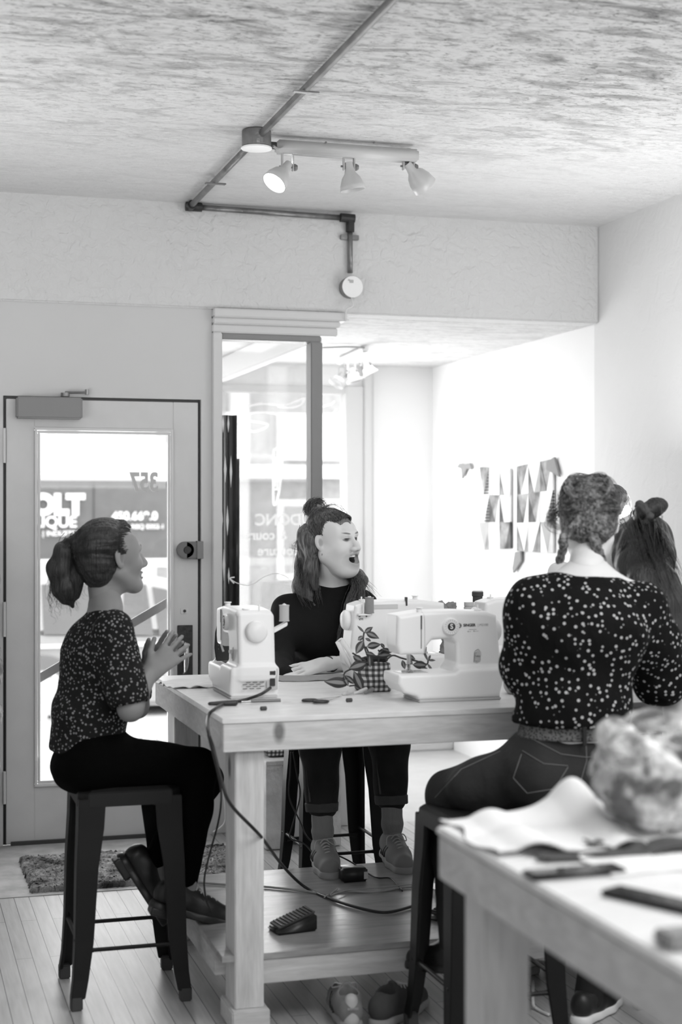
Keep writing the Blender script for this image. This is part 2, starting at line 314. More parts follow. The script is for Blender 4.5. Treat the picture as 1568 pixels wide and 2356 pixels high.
        for d in range(3):
            u, w = (d+1) % 3, (d+2) % 3
            a = [slice(None)]*3; b = [slice(None)]*3; a[d] = slice(0, -1); b[d] = slice(1, None); A_, B_ = neg[tuple(a)], neg[tuple(b)]
            e = np.argwhere(A_ != B_); e = e[(e[:, u] > 0) & (e[:, w] > 0) & (e[:, u] < n[u]-1) & (e[:, w] < n[w]-1)]
            if not len(e): continue
            s_ = A_[tuple(e.T)]; q = []
            for du, dw in ((-1, -1), (0, -1), (0, 0), (-1, 0)):
                g = e.copy(); g[:, u] += du; g[:, w] += dw; q.append(idx[tuple(g.T)])
            q = np.stack(q, 1); q[~s_] = q[~s_][:, ::-1]; Q.append(q)
        return V, np.concatenate(Q)
def np_mesh(name, V, Q, tone=None):
    me = bpy.data.meshes.new(name); me.vertices.add(len(V)); me.vertices.foreach_set('co', V.astype(np.float32).ravel())
    me.loops.add(len(Q)*4); me.loops.foreach_set('vertex_index', Q.astype(np.int32).ravel()); me.polygons.add(len(Q)); me.polygons.foreach_set('loop_start', np.arange(0, len(Q)*4, 4, dtype=np.int32))
    me.update(calc_edges=True); me.validate()
    if tone is not None:
        a = me.attributes.new('tone', 'FLOAT', 'POINT'); a.data.foreach_set('value', tone.astype(np.float32))
    me.shade_smooth(); return me
def wob(V, amp, sc, seed=0, ax=(1, 1, 1)):
    r = np.random.default_rng(seed); o = np.zeros(len(V))
    for i in range(7):
        d = r.normal(size=3)*np.array(ax)*sc*(1+.5*i); o += np.sin(V @ d+r.uniform(0, 6.28))/(1+.45*i)
    return o*amp*.5
def sdf_obj(name, S, m, parent=None, local=False, amp=0, sc=20, ax=(1, 1, 1), seed=0, tone=None, relax=1):
    V, Q = S.mesh()
    for _ in range(relax):     # light smoothing
        A = np.zeros_like(V); n = np.zeros(len(V))
        for i in range(4):
            np.add.at(A, Q[:, i], V[Q[:, (i+1) % 4]]); np.add.at(n, Q[:, i], 1)
        V = V*.5+.5*A/np.maximum(n, 1)[:, None]
    if amp:
        me = np_mesh('tmp', V, Q); nr = np.zeros(len(V)*3, np.float32); me.vertices.foreach_get('normal', nr); V = V+nr.reshape(-1, 3)*wob(V, amp, sc, seed, ax)[:, None]; bpy.data.meshes.remove(me)
    me = np_mesh(name, V, Q, None if tone is None else tone(V)); return mk(name, me, m, parent, local)
def strands(name, m, paths, parent, n, jit, r=.0011, seed=1, curl=0, fr=9, local=False):
    """many fine tapered tubes following guide paths: paths = [(points, weight, spread0, spread1)]"""
    rg = random.Random(seed); g = G(); tot = sum(p[1] for p in paths)
    for pts, w, s0, s1 in paths:
        for _ in range(max(1, int(n*w/tot))):
            o0 = Vector([rg.gauss(0, 1) for _ in range(3)]); o1 = Vector([rg.gauss(0, 1) for _ in range(3)]); ph = rg.uniform(0, 6.3); am = curl*rg.uniform(.3, 1)
            P = bez(pts, 5); K = len(P); Q = []
            for i, p in enumerate(P):
                t = i/(K-1); q = p+o0*(s0*(1-t))+o1*(s1*t)+Vector([rg.gauss(0, jit) for _ in range(3)])
                if am: q += Vector((math.sin(fr*t*6+ph), math.cos(fr*t*5+ph), 0))*am*t
                Q.append(q)
            e = rg.uniform(.6, 1); Q = Q[:max(3, int(K*e))]; k = len(Q); g.tube(Q, [r*(1-.75*i/(k-1)) for i in range(k)], 3, caps=False)
    return g.build(name, m, parent, smooth=True, local=local)
# ================================================================== the room
YW = 6.95; XR = 3.40; ZC = 2.93
struct('floor', G().box(-1.4, XR, -2.6, 6.98, -.06, 0), M['floor'])
struct('floor_entry', G().box(-1.4, 1.40, 6.03, 6.98, 0, .003), M['slab'])
struct('floor_bay', G().box(1.96, XR, 6.98, 9.4, -.06, 0), M['bayfloor'])
struct('ceiling', G().box(-1.5, XR+.2, -2.7, 7.2, ZC, ZC+.08), M['ceiling'])
struct('ceiling_bay', G().box(1.43, XR+.2, 7.10, 9.6, 2.445, 2.53), M['bayceil'])
struct('wall_beam', G().box(-1.4, XR, YW, 7.10, 2.445, ZC+.03), M['wall'], .008)
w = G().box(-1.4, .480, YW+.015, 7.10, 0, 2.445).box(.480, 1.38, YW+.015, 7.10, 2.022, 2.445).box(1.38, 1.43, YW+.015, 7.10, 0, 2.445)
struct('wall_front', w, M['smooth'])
struct('wall_right', G().box(XR, XR+.15, -2.6, 7.0, 0, ZC), M['rough'])
struct('wall_bay', G().box(XR, XR+.15, 7.0, 9.6, 0, 2.5), M['bright'])
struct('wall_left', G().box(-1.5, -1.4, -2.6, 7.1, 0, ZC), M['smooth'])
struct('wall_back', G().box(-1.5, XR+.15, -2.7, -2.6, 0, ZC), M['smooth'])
struct('wall_street', G().box(2.99, XR, 9.40, 9.55, 0, 2.445).box(1.96, 2.99, 9.40, 9.55, 2.31, 2.445).box(1.96, 2.99, 9.40, 9.55, 0, .50), M['bright'])
struct('trim_1', G().box(2.92, 2.97, 9.34, 9.40, .5, 2.445).box(2.97, 2.99, 9.37, 9.40, 0, 2.445), M['trim'], .006)
struct('trim_2', G().box(1.96, XR, 9.0, 9.36, 0, .40), M['trim'], .008)
# crown moulding above the side pane (steps)
struct('trim_3', G().box(1.43, 2.075, YW-.035, 7.02, 2.405, 2.445).box(1.43, 2.045, YW-.02, 7.02, 2.375, 2.405).box(1.43, 2.035, YW-.005, 7.02, 2.335, 2.375), M['trim'], .005)
# window 1: side pane beside the door
struct('trim_4', G().box(1.43, 1.475, YW-.012, 7.04, .42, 2.335), M['trim'], .004)
o = struct('window_1', G().box(1.475, 1.955, YW, 7.04, 2.305, 2.335).box(1.905, 1.962, YW, 7.04, .42, 2.305).box(1.475, 1.955, YW, 7.04, .42, .47), mat('metal_frame', .22, .45), .004)
struct('window_glass_1', G().box(1.475, 1.905, 7.0, 7.006, .47, 2.305), M['glass'])
struct('wall_knee', G().box(1.43, 2.12, YW+.01, 7.08, 0, .42), M['smooth'], .005)
# window 2: street window of the bay, window 3: glazed return towards the entry
struct('window_2', G().box(1.93, 2.02, 9.40, 9.5, .5, 2.31).box(2.80, 2.92, 9.36, 9.5, .5, 2.31).box(1.93, 2.99, 9.38, 9.5, 2.26, 2.31).box(2.02, 2.8, 9.38, 9.5, .5, .55), M['trim'], .006)
struct('window_glass_2', G().box(2.02, 2.80, 9.44, 9.446, .55, 2.26), M['glass'])
struct('window_3', G().box(1.93, 1.99, 7.06, 9.4, 2.31, 2.445).box(1.94, 1.985, 7.06, 9.4, .42, .47).box(1.93, 1.99, 7.06, 9.4, 0, .42), M['trim'], .008)
struct('window_glass_3', G().box(1.958, 1.964, 7.06, 9.4, .47, 2.31), M['glass'])
# door
DX0, DX1, DZ = .494, 1.366, 2.008
GX0, GX1, GZ0, GZ1 = .6185, 1.25, .26, 1.882
d = G().box(DX0, GX0, YW+.02, YW+.065, .008, DZ).box(GX1, DX1, YW+.02, YW+.065, .008, DZ).box(GX0, GX1, YW+.02, YW+.065, .008, GZ0).box(GX0, GX1, YW+.02, YW+.065, GZ1, DZ)
door = struct('door_1', d, M['door'], .002)
g = G()
for off, dep in ((.0, .012), (.014, .004)):
    a, b, c, e = GX0+off, GX1-off, GZ0+off, GZ1-off; t = .012
    g.box(a, b, YW+.02-dep, YW+.03, e-t, e).box(a, b, YW+.02-dep, YW+.03, c, c+t).box(a, a+t, YW+.02-dep, YW+.03, c+t, e-t).box(b-t, b, YW+.02-dep, YW+.03, c+t, e-t)
g.build('door_moulding', M['trim'], door, .002)
G().box(GX0+.02, GX1-.02, YW+.04, YW+.046, GZ0+.02, GZ1-.02).build('glass_pane', M['glass'], door)
G().box(.480, DX0, YW+.05, YW+.1, 0, 2.022).box(DX1, 1.38, YW+.05, YW+.1, 0, 2.022).box(DX0, DX1, YW+.05, YW+.1, DZ, 2.022).box(DX0, DX1, YW+.05, YW+.1, 0, .008).build('door_gap', M['black'], door)
G().box(DX0+.02, DX1-.01, YW+.005, YW+.08, 0.003, .02).build('threshold', M['dark'], door)
# numbers on the glass, read from outside
mir = lambda p: frame(p, (-1, 0, 0), (0, 0, 1), (0, 1, 0))
text('street_number', '357', mat('grey_vinyl', .5, .6), mir(at(332, 1111, 6.985)) @ Matrix.Diagonal((.74, 1, 1, 1)), .118, door, .0008, bold=.0045)
# hinges
for y0, y1 in ((985, 1065), (1385, 1465), (1775, 1850)):
    a = at(10, y0, YW+.01); b = at(10, y1, YW+.01); g = G().tube([a, b], .007, 10)
    for k in range(1, 5): p = a.lerp(b, k/5); g.tube([p-Vector((0, 0, .001)), p+Vector((0, 0, .001))], .0085, 10)
    g.build('hinge', M['trim'], door)
# closer
p0 = at(37, 962, 6.93); p1 = at(188, 916, 6.93)
cl = G().box(p0.x, p1.x, 6.895, 6.968, p0.z, p1.z).build('door_closer', M['grey'], door, .006)
q = at(150, 912, 6.92); G().cyl(q, q+Vector((0, 0, .016)), .02).tube([q+Vector((0, 0, .018)), at(196, 903, 6.93)+Vector((0, 0, .0))], .006).cyl(at(200, 908, 6.94), at(200, 896, 6.94), .009).build('closer_arm', M['steel'], cl)
# rim lock, deadbolt hole, pull handle
a = at(428, 1285, 6.93); b = at(467, 1246, 6.93)
lk = G().box(a.x, b.x-.03, 6.925, 6.968, a.z, b.z).lathe(((a.x), 6.925, (a.z+b.z)/2), (0, 1, 0), [(.039, 0), (.039, .043)]).build('rim_lock', mat('lock_body', .12, .4, .5), door, .003)
G().box(b.x-.03, b.x, 6.92, 6.968, a.z-.002, b.z+.002).build('strike', M['grey'], lk, .002)
G().lathe((a.x+.005, 6.918, (a.z+b.z)/2), (0, 1, 0), [(.014, 0), (.018, .004), (.018, .01)]).build('thumb_turn', M['plate'], lk)
c = at(425, 1406, 6.96); G().box(c.x-.018, c.x+.018, 6.966, 6.971, c.z-.012, c.z+.012).build('bolt_cover', M['trim'], door, .001)
G().cyl(c+Vector((0, .003, 0)), c+Vector((0, .01, 0)), .007).build('bolt_hole', M['black'], door)
a = at(408, 1711, 6.965); b = at(443, 1438, 6.965); pl = G().box(a.x, b.x, 6.962, 6.972, at(408, 1553, 6.96).z-.1, b.z).build('handle_plate', M['plate'], door, .002)
G().tube(bez([at(424, 1478, 6.958), at(428, 1484, 6.935), at(429, 1512, 6.925), at(427, 1540, 6.935), at(422, 1550, 6.958)], 6), [.005, .006, .007, .008, .009, .01, .011, .012, .012, .012, .012, .012, .012, .012, .012, .012, .011, .01, .009, .008, .007, .006, .006, .006, .005], 10).build('pull_handle', M['brass'], pl, smooth=True)
# diagonal guard bar outside the glass
a = at(88, 1562, 7.06); b = at(383, 1388, 7.06); dv = (b-a); nn = Vector((0, 0, .022))
tag(G().prism([a-nn, b-nn, b+nn, a+nn], (0, .012, 0)).build('guard_bar', M['grey'], None, .001), 'pale metal guard bar running diagonally behind the glass of the white door', 'bar')
# rough stone pillar at the left edge
pr = thing('stone_pillar', 'rough stone pier at the left edge beside the door hinges', 'pillar', (.43, 6.9, 0))
zz = 0.0; k = 0
while zz < 1.38:
    hh = random.uniform(.07, .15) if zz < 1.30 else 1.385-zz; S = SDF(.007); xx = .462+random.uniform(-.012, .008)
    S.bx((.30, 6.885, zz+hh/2), (xx-.30, .06, hh/2-.004), .02, k=.01); sdf_obj('stone', S, M['brick'], pr, amp=.006, sc=60, seed=k); zz += hh; k += 1
# conduit
ZP = 2.908
cn = thing('conduit_pipe', 'galvanised conduit running down the ceiling and along the beam', 'pipe', (1.32, YW-.03, ZP))
G().tube([(1.32, -2.0, ZP), (1.32, 5.50, ZP)], .0135, 12).build('pipe', M['steel'], cn, smooth=True)
G().tube([(1.32, 5.60, ZP), (1.32, 6.90, ZP), ], .0135, 12).build('pipe', M['steel'], cn, smooth=True)
xv = at(805, 560, YW-.02).x
G().tube([(1.34, 6.925, ZP), (xv-.03, 6.925, ZP-.012)], .0135, 12).build('pipe', M['steel'], cn, smooth=True)
zb = at(808, 662, YW-.02).z
G().tube([(xv, 6.93, ZP-.03), (xv, 6.93, zb+.07)], .0125, 12).build('pipe', M['steel'], cn, smooth=True)
for p, q in (((1.30, 6.925, ZP), (1.375, 6.925, ZP)), ((1.32, 6.93, ZP), (1.32, 6.87, ZP)), ((xv-.05, 6.925, ZP-.01), (xv+.02, 6.925, ZP-.012)), ((xv, 6.93, ZP), (xv, 6.93, ZP-.075))):
    G().tube([p, q], .021, 12).build('elbow_fitting', M['plate'], cn)
for c, ax in (((1.32, 6.35, ZP+.006), 'x'), ((1.32, 4.88, ZP+.006), 'x'), ((xv, 6.935, ZP-.1), 'x')):
    G().box(c[0]-.045, c[0]+.045, c[1]-(.012 if c[1] < 6.9 else .003), c[1]+(.012 if c[1] < 6.9 else .014), c[2]-(.022 if c[1] < 6.9 else .012), c[2]-(.016 if c[1] < 6.9 else -.012)).build('pipe_strap', M['steel'], cn, .002)
jb = cn
G().lathe((1.31, 5.55, 2.865), (0, 0, 1), [(.055, 0), (.055, .062)]).build('junction_box', M['steel'], jb, .002)
G().lathe((1.31, 5.55, 2.858), (0, 0, 1), [(.058, 0), (.058, .006)]).build('junction_box_cover', M['white'], jb, .001)
jb = cn
G().lathe((xv, 6.905, zb), (0, 1, 0), [(.05, 0), (.05, .045)]).build('junction_box', M['steel'], jb, .002)
cv = G().lathe((xv+.003, 6.898, zb), (0, 1, 0), [(.051, 0), (.051, .006)]).build('junction_box_cover', M['white'], jb, .001)
G().box(xv-.012, xv+.006, 6.895, 6.899, zb+.018, zb+.032).box(xv-.02, xv-.012, 6.895, 6.899, zb+.028, zb+.034).build('sticker', M['greyprint'], cv)
G().tube(bez([(xv, 6.91, zb-.05), (xv+.004, 6.90, zb-.09), at(797, 712, 6.9), at(795, 735, 6.9), at(802, 737, 6.91)], 6), .003, 6).build('wire', M['wcord'], jb)
# track light
def spot(p, q, lit, root, par_name='spot_lamp'):
    """p joint on the bar, q point at the rim centre"""
    p = Vector(p); q = Vector(q); ax = (q-p-Vector((0, 0, -.06))).normalized(); j = p+Vector((0, 0, -.065)); L = (q-j).length
    st = G().cyl(p, p-Vector((0, 0, .018)), .012).box(p.x-.024, p.x-.018, p.y-.01, p.y+.01, p.z-.085, p.z-.018).box(p.x+.018, p.x+.024, p.y-.01, p.y+.01, p.z-.085, p.z-.018).box(p.x-.024, p.x+.024, p.y-.01, p.y+.01, p.z-.022, p.z-.016).build(par_name, M['white2'], root, .002)
    G().cyl(j+Vector((-.032, 0, -.005)), j+Vector((.03, 0, -.005)), .004).lathe(j+Vector((.024, 0, -.005)), (1, 0, 0), [(.013, 0), (.014, .006), (.010, .014)], 8).build('wing_nut', M['grey'], st)
    sh = G().lathe(j, ax, [(.016, -.012), (.018, .012), (.022, .03), (.036, .048), (.046, .075), (.050, L), (.047, L), (.043, .075), (.03, .05)], 32, caps=False).build('lamp_shade', M['white2'], st, smooth=True)
    g = G().lathe(j, ax, [(.002, L-.035), (.03, L-.035), (.035, L-.02), (.03, L-.012), (.002, L-.008)], 24); g.build('bulb', mat('lit_bulb', .9, .4, emit=14) if lit else M['white'], st, smooth=True)
    if lit:
        l = bpy.data.lights.new('lamp_light', 'SPOT'); l.energy = 12; l.spot_size = 1.9; l.spot_blend = .6; l.shadow_soft_size = .03; lo = bpy.data.objects.new('lamp_light', l); COL.objects.link(lo); lo.parent = st
        lo.matrix_local = root_m(root).inverted() @ (Matrix.Translation(j+ax*(L+.004)) @ ax.to_track_quat('-Z', 'Y').to_matrix().to_4x4())
tl = thing('track_light', 'white ceiling track light with three spots in the middle of the room', 'track light', (1.69, 5.62, 2.92))
b0 = atZ(632, 330, 2.905); b1 = atZ(967, 345, 2.905)
G().box(b0.x, b1.x, 5.585, 5.645, 2.864, 2.912).build('bar', M['white2'], tl, .008, seg=3)
G().tube(bez([(1.375, 5.56, 2.875), (1.40, 5.58, 2.872), (b0.x-.015, 5.61, 2.892)], 5), .005, 6).build('feed_wire', M['cord'], tl)
G().cyl((b0.x-.03, 5.615, 2.892), (b0.x+.002, 5.615, 2.892), .014).build('cable_gland', M['dark'], tl)
for px in (749, 860):
    c = at(px, 328, 5.584); G().cyl(c, c+Vector((0, -.003, 0)), .004).build('screw', M['grey'], tl)
G().tube(bez([at(780, 322, 5.66), at(808, 316, 5.66), at(840, 321, 5.66)], 6), .003, 6).build('loose_wire', M['dark'], tl)
for px, qx, qy, lit, dy in ((661, 629, 420, 1, -.03), (802, 812, 438, 0, .0), (939, 978, 428, 0, .03)):
    spot(at(px, 342, 5.615), at(qx, qy, 5.615+dy), lit, tl)
t2 = thing('track_light', 'small white track light hanging in the bright window bay', 'track light', (2.5, 8.5, 2.44))
e0 = at(840, 803, 8.2); e1 = at(780, 838, 8.9); G().tube([(e0.x, e0.y, 2.42), (e1.x, e1.y, 2.42)], .02, 8).build('bar', M['white'], t2)
G().tube(bez([at(742, 800, 8.2), at(800, 798, 8.2), at(838, 800, 8.2)], 5), .005, 6).build('wire', M['cord'], t2)
for px, py, Y, qx, qy in ((838, 808, 8.2, 852, 858), (808, 826, 8.5, 815, 872), (786, 838, 8.8, 774, 880)):
    spot(at(px, py, Y), at(qx, qy, Y), 0, t2)
# rug and wooden box under the pane
S = SDF(.012); 
nx, ny = 120, 80; V = []; Q = []
r0 = (.525, 1.42, 6.07, 6.65)
for i in range(nx+1):
    for j in range(ny+1):
        x = r0[0]+(r0[1]-r0[0])*i/nx+random.uniform(-.006, .006); y = r0[2]+(r0[3]-r0[2])*j/ny+random.uniform(-.006, .006)
        e = min(i, nx-i, j, ny-j); V.append((x, y, .003+(0 if e == 0 else .018+random.uniform(-.006, .008))))
for i in range(nx):
    for j in range(ny): a = i*(ny+1)+j; Q.append((a, a+ny+1, a+ny+2, a+1))
tag(mk('rug', np_mesh('rug', np.array(V), np.array(Q)), M['rug']), 'shaggy mottled doormat lying in front of the white door', 'rug')
cr = thing('wooden_crate', 'open particle board box standing under the side window pane', 'box', (1.76, 6.7, 0))
G().box(1.59, 1.665, 6.55, 6.9, .004, .375).build('side_panel', M['osb'], cr, .002)
G().box(1.865, 1.935, 6.55, 6.9, .004, .375).build('side_panel', M['osb'], cr, .002)
G().box(1.665, 1.865, 6.62, 6.64, .03, .36).build('back_panel', M['lightgrey'], cr)
G().box(1.59, 1.935, 6.55, 6.9, .375, .395).build('top_panel', M['osb'], cr, .002)
S = SDF(.006); S.bx((1.68, 6.70, .46), (.065, .06, .062), .02); sdf_obj('fabric_basket', S, M['plaid'], None, amp=.002, sc=60)
tag(bpy.data.objects['fabric_basket'], 'small checked fabric basket on top of the particle board box', 'basket')
# rolls of wrapping behind the side pane
M['roll'] = mat('dark_wrapping', .035, .35); M['roll2'] = mat('grey_wrapping', .16, .4); M['diamond'] = mat('white_diamond', .92, .6)
def sheet(px0, px1, pyt, Y, m, label, diamonds, nm):
    t = thing(nm, label, 'wrapping roll', at((px0+px1)/2, 1500, Y)); a = at(px0, pyt, Y); b = at(px1, pyt, Y); n = 24; z0 = .43; wd = b.x-a.x
    g = G(); ft = []; bk = []
    for i in range(n+1):
        u = i/n; x = a.x+wd*u; y = Y+.012*math.cos(u*math.pi*3)+.004*math.sin(u*17); ft.append((x, y))
    ring = [(x, y) for x, y in ft]+[(x, y+.02) for x, y in ft[::-1]]
    g.loft([[Vector((x, y, z0)) for x, y in ring], [Vector((x, y, a.z-.0)) for x, y in ring]]); g.build('sheet', m, t, smooth=False)
    for (dx, dy, hh, ww) in diamonds:
        c = at(dx, dy, Y-.016); h_ = hh/490/1.0; w_ = ww/490
        G().prism([c+Vector((0, 0, h_/2)), c+Vector((w_/2, 0, 0)), c-Vector((0, 0, h_/2)), c-Vector((w_/2, 0, 0))], (0, .002, 0)).build('white_diamond', M['diamond'], t)
    return t
sheet(510, 543, 955, 7.05, M['roll'], 'dark wrapping sheet with white diamonds behind the side pane', [(513, 975, 42, 5), (525, 975, 42, 5), (518, 1080, 62, 6), (531, 1085, 75, 6), (510, 1195, 60, 5), (523, 1198, 72, 6), (515, 1300, 75, 6), (526, 1325, 40, 5)], 'wrapping_sheet')
t = sheet(530, 549, 1055, 7.12, M['roll2'], 'plain grey wrapping sheet with paper sticker beside the dark one', [], 'wrapping_sheet')
a = at(531, 1280, 7.09); b = at(545, 1253, 7.09); G().box(a.x, b.x, 7.09, 7.092, a.z, b.z).build('sticker', M['white'], t)
# drawings on the street window
def stroke(pts, Y, r=.004, nm='marker_line', par=None):
    return G().tube(bez([at(x, y, Y) for x, y in pts], 6), r, 6).build(nm, M['ink'], par)
dr = thing('window_drawing', 'white marker drawing of leaves, pencil and writing on the street window', 'drawing', at(650, 1100, 9.42))
Z5 = lambda u, v: (500+u*.2378, 840+v*.2378)
for pts in ([(165, 590), (230, 440), (400, 375), (640, 385), (760, 350), (840, 320), (800, 385), (700, 410), (580, 400)], [(170, 600), (260, 490), (420, 455), (640, 480), (800, 495), (920, 470), (1100, 470), (1150, 430)], [(180, 590), (240, 545), (380, 550), (490, 578), (420, 625), (330, 640), (240, 580)], [(800, 495), (880, 520), (925, 560)], [(1020, 560), (1090, 590), (1140, 640), (1060, 620), (1020, 590)], [(1020, 400), (1100, 375), (1135, 350)],
            [(235, 580), (235, 780)], [(585, 560), (585, 820)], [(545, 820), (540, 1150), (550, 1355), (600, 1200), (625, 820), (545, 820)], [(560, 890), (560, 1180)], [(580, 890), (580, 1190)], [(600, 890), (595, 1180)], [(540, 1200), (600, 1200)], [(890, 520), (880, 880)], [(210, 830), (270, 900), (300, 840), (240, 870), (210, 890)]):
    stroke([Z5(*p) for p in pts], 9.43, .006, 'line', dr)
for s, px, py, sz in (('UDONC', 652, 1197, .10), ('& cours', 612, 1232, .085), ('couture', 640, 1268, .085)):
    text('writing', s, M['ink'], mir(at(px, py, 9.425)), sz, dr, .001, bold=.002)
ar = thing('arrow_drawing', 'white curved arrow drawn on the side pane pointing left', 'drawing', at(560, 1330, 6.997))
stroke([Z5(*p) for p in ((120, 2065), (180, 2105), (280, 2130), (360, 2110), (450, 2050), (560, 2015), (650, 2040), (690, 2065))], 6.996, .0018, 'line', ar)
stroke([Z5(*p) for p in ((165, 2052), (120, 2065), (160, 2112))], 6.996, .003, 'line', ar)
# wall patchworks on the bay wall
rp = random.Random(3); PM = [mat('patch_%s' % s, v, .9, var=vr, bmp=(50, .3)) for s, v, vr in (('white', .85, 0), ('grey', .38, .1), ('floral', .25, .8), ('dark', .09, .6), ('pale', .6, .1))]; PM.append(M['plaid'])
def quilt(x0, x1, ytl, ytr, ybl, ybr, label, rows=3, cols=3):
    A = atX(x0, ytl, XR-.02); B = atX(x1, ytr, XR-.02); Cc = atX(x1, ybr, XR-.02); D = atX(x0, ybl, XR-.02)
    def P(u, v, off=0): p = A.lerp(B, u).lerp(D.lerp(Cc, u), v); return Vector((XR-.014-off, p.y, p.z))
    t = thing('patchwork', label, 'patchwork', P(.5, .5)); k = 0
    for i in range(cols):
        for j in range(rows):
            u0, u1, v0, v1 = i/cols, (i+1)/cols, j/rows, (j+1)/rows; m = (u0+u1)/2+rp.uniform(-.05, .05)
            for tri in (((u0, v0), (m, v1), (u0, v1)), ((u0, v0), (u1, v0), (m, v1)), ((u1, v0), (u1, v1), (m, v1))):
                G().prism([P(a, b, .004*rp.random()+.002) for a, b in tri], (.012, 0, 0)).build('fabric_triangle', PM[rp.choice([0, 0, 1, 2, 2, 3, 4, 5])], t); k += 1
    return t
quilt(1101, 1172, 1074, 1078, 1266, 1262, 'narrow patchwork panel of triangles, the left one on the bay wall')
quilt(1187, 1270, 1073, 1056, 1268, 1272, 'wide patchwork panel of fabric strips, the right one on the bay wall')
def pennant(pts, label, m, nm='pennant'):
    P = [Vector((XR-.01, atX(x, y, XR-.01).y, atX(x, y, XR-.01).z)) for x, y in pts]; return tag(G().prism(P, (-.012, 0, 0)).build(nm, m), label, 'pennant')
pennant([(1262, 1063), (1278, 1052), (1290, 1097), (1260, 1080)], 'grey fabric pennant at the top right of the wide patchwork', M['gfabric'])
pennant([(1188, 1270), (1201, 1268), (1202, 1290), (1184, 1318), (1182, 1308)], 'grey fabric tail hanging below the wide patchwork', M['gfabric'])
pennant([(1054, 1075), (1060, 1066), (1072, 1068), (1084, 1065), (1088, 1080), (1076, 1078), (1066, 1101), (1064, 1078)], 'small folded fabric bow pinned left of the patchworks', M['gfabric'], 'fabric_bow')
# ================================================================== the street
struct('ground', G().box(-14, 22, 6.98, 40, -.3, -.12), mat('pavement', .62, .9, var=.08))
struct('ground_step', G().box(.3, 1.96, 7.0, 9.6, -.12, -.02), mat('entry_concrete', .7, .9))
struct('ground_joint', G().box(-3, 1.9, 9.72, 9.76, -.121, -.117), M['dark'])
def street_building():
    t = thing('street_building', 'pale brick building across the street with curtained windows', 'building', (2, 24, -.2))
    G().box(-9, 14, 24, 26, -.3, 9).build('facade', mat('street_brick', .36, .9, var=.15), t)
    G().box(-9, 14, 23.7, 24, 2.05, 2.25).build('cornice', M['white'], t)
    for x in (-3.4, -1.9, -.4, 1.2, 2.8, 4.4, 6.0, 7.6):
        f = G().box(x, x+1.1, 23.93, 24.0, 2.35, 3.1).box(x, x+1.1, 23.93, 24.0, .4, 1.7).build('window', M['white'], t); G().box(x+.1, x+1.0, 23.9, 23.94, .5, 1.6).build('pane', mat('dark_pane', .35, .3), f)
    for x in (-2.2, 3.7, 5.2): G().box(x, x+.3, 23.8, 24, -.2, 5).build('pilaster', M['lightgrey'], t)
street_building()
YT = 15.0
tk = thing('panel_truck', 'dark panel truck with white lettering parked beyond the door', 'truck', (0, YT, -.2))
z0, z1 = at(230, 1300, YT).z, at(230, 1105, YT).z
G().box(-3.0, 2.75, YT, YT+2, z0, z1).build('body', mat('truck_paint', .13, .5, var=.1), tk, .05)
G().box(-3.0, 2.75, YT-.02, YT+2, z0-.02, z0+.06).build('skirt', M['white'], tk)
G().box(-3.0, 2.7, YT+.1, YT+1.9, z1, z1+.05).build('roof', M['white'], tk)
for yy in (1055, 1078): G().tube([at(-200, yy-8, YT), at(360, yy+8, YT)], .045, 8).build('roof_rack', M['white'], tk)
G().tube(bez([at(350, 1066, YT), at(372, 1058, YT), at(374, 1022, YT)], 5), .06, 8).build('roof_rack', M['white'], tk)
ft = lambda p: frame(p, (1, 0, 0), (0, 0, 1), (0, -1, 0))
for s, px, py, sz, bd in (('OLT', 133, 1163, .26, .02), ('RIQUE', 125, 1202, .15, .003), ('AL | INDUSTRIEL', 135, 1228, .07, .001), ('450.669.0', 310, 1188, .115, .003), ('RBQ 8352-1', 340, 1212, .065, .001)):
    text('lettering', s, M['ink'], ft(at(px, py, YT-.03)), sz, tk, .004, bold=bd)
G().box(at(215, 1200, YT).x, at(216, 1200, YT).x, YT-.012, YT, z0, z1).build('panel_seam', M['dark'], tk)
for x in (-2, 1.6): G().lathe((x, YT-.0, .1), (0, 1, 0), [(.4, 0), (.4, .3)]).build('wheel', M['dark'], tk)
YC = 12.0
car = thing('parked_car', 'silver hatchback car parked just outside the door', 'car', (0, YC, -.2))
def cp(*pts): return [at(x, y, YC) for x, y in pts]
G().prism(cp((-700, 1520), (-500, 1470), (60, 1450), (560, 1455), (640, 1500), (650, 1620), (-700, 1640)), (0, 1.7, 0)).build('body', mat('car_paint', .42, .3), car, .04, smooth=False)
G().prism(cp((-250, 1470), (-60, 1345), (90, 1312), (330, 1318), (420, 1340), (540, 1460)), (0, 1.5, 0)).build('cabin', mat('car_roof', .6, .3), car, .05)
M['cwin'] = mat('car_window', .2, .2)
for pts in (((-200, 1462), (-60, 1362), (70, 1345), (80, 1460)), ((100, 1460), (95, 1345), (210, 1340), (215, 1460)), ((280, 1460), (285, 1345), (335, 1345), (352, 1462)), ((366, 1462), (350, 1350), (400, 1360), (480, 1460))):
    G().prism([p+Vector((0, -.02, 0)) for p in cp(*pts)], (0, .02, 0)).build('window', M['cwin'], car)
G().box(at(-700, 0, YC).x, at(650, 0, YC).x, YC-.03, YC, at(0, 1485, YC).z-.03, at(0, 1485, YC).z).build('side_strip', M['white'], car)
for px in (98, -520, 560):
    c = at(px, 1602, YC-.05); wh = G().lathe(c, (0, 1, 0), [(.3, 0), (.31, .02), (.31, .2)]).build('wheel', mat('tyre', .2, .8), car)
    G().lathe(c+Vector((0, -.01, 0)), (0, 1, 0), [(.2, 0), (.2, .02)], 28).build('hubcap', M['lightgrey'], wh)
    for k in range(10): q = c+Vector((.17*math.cos(k*.628), -.015, .17*math.sin(k*.628))); G().cyl(q, q+Vector((0, .01, 0)), .014, seg=8).build('hub_hole', M['dark'], wh)
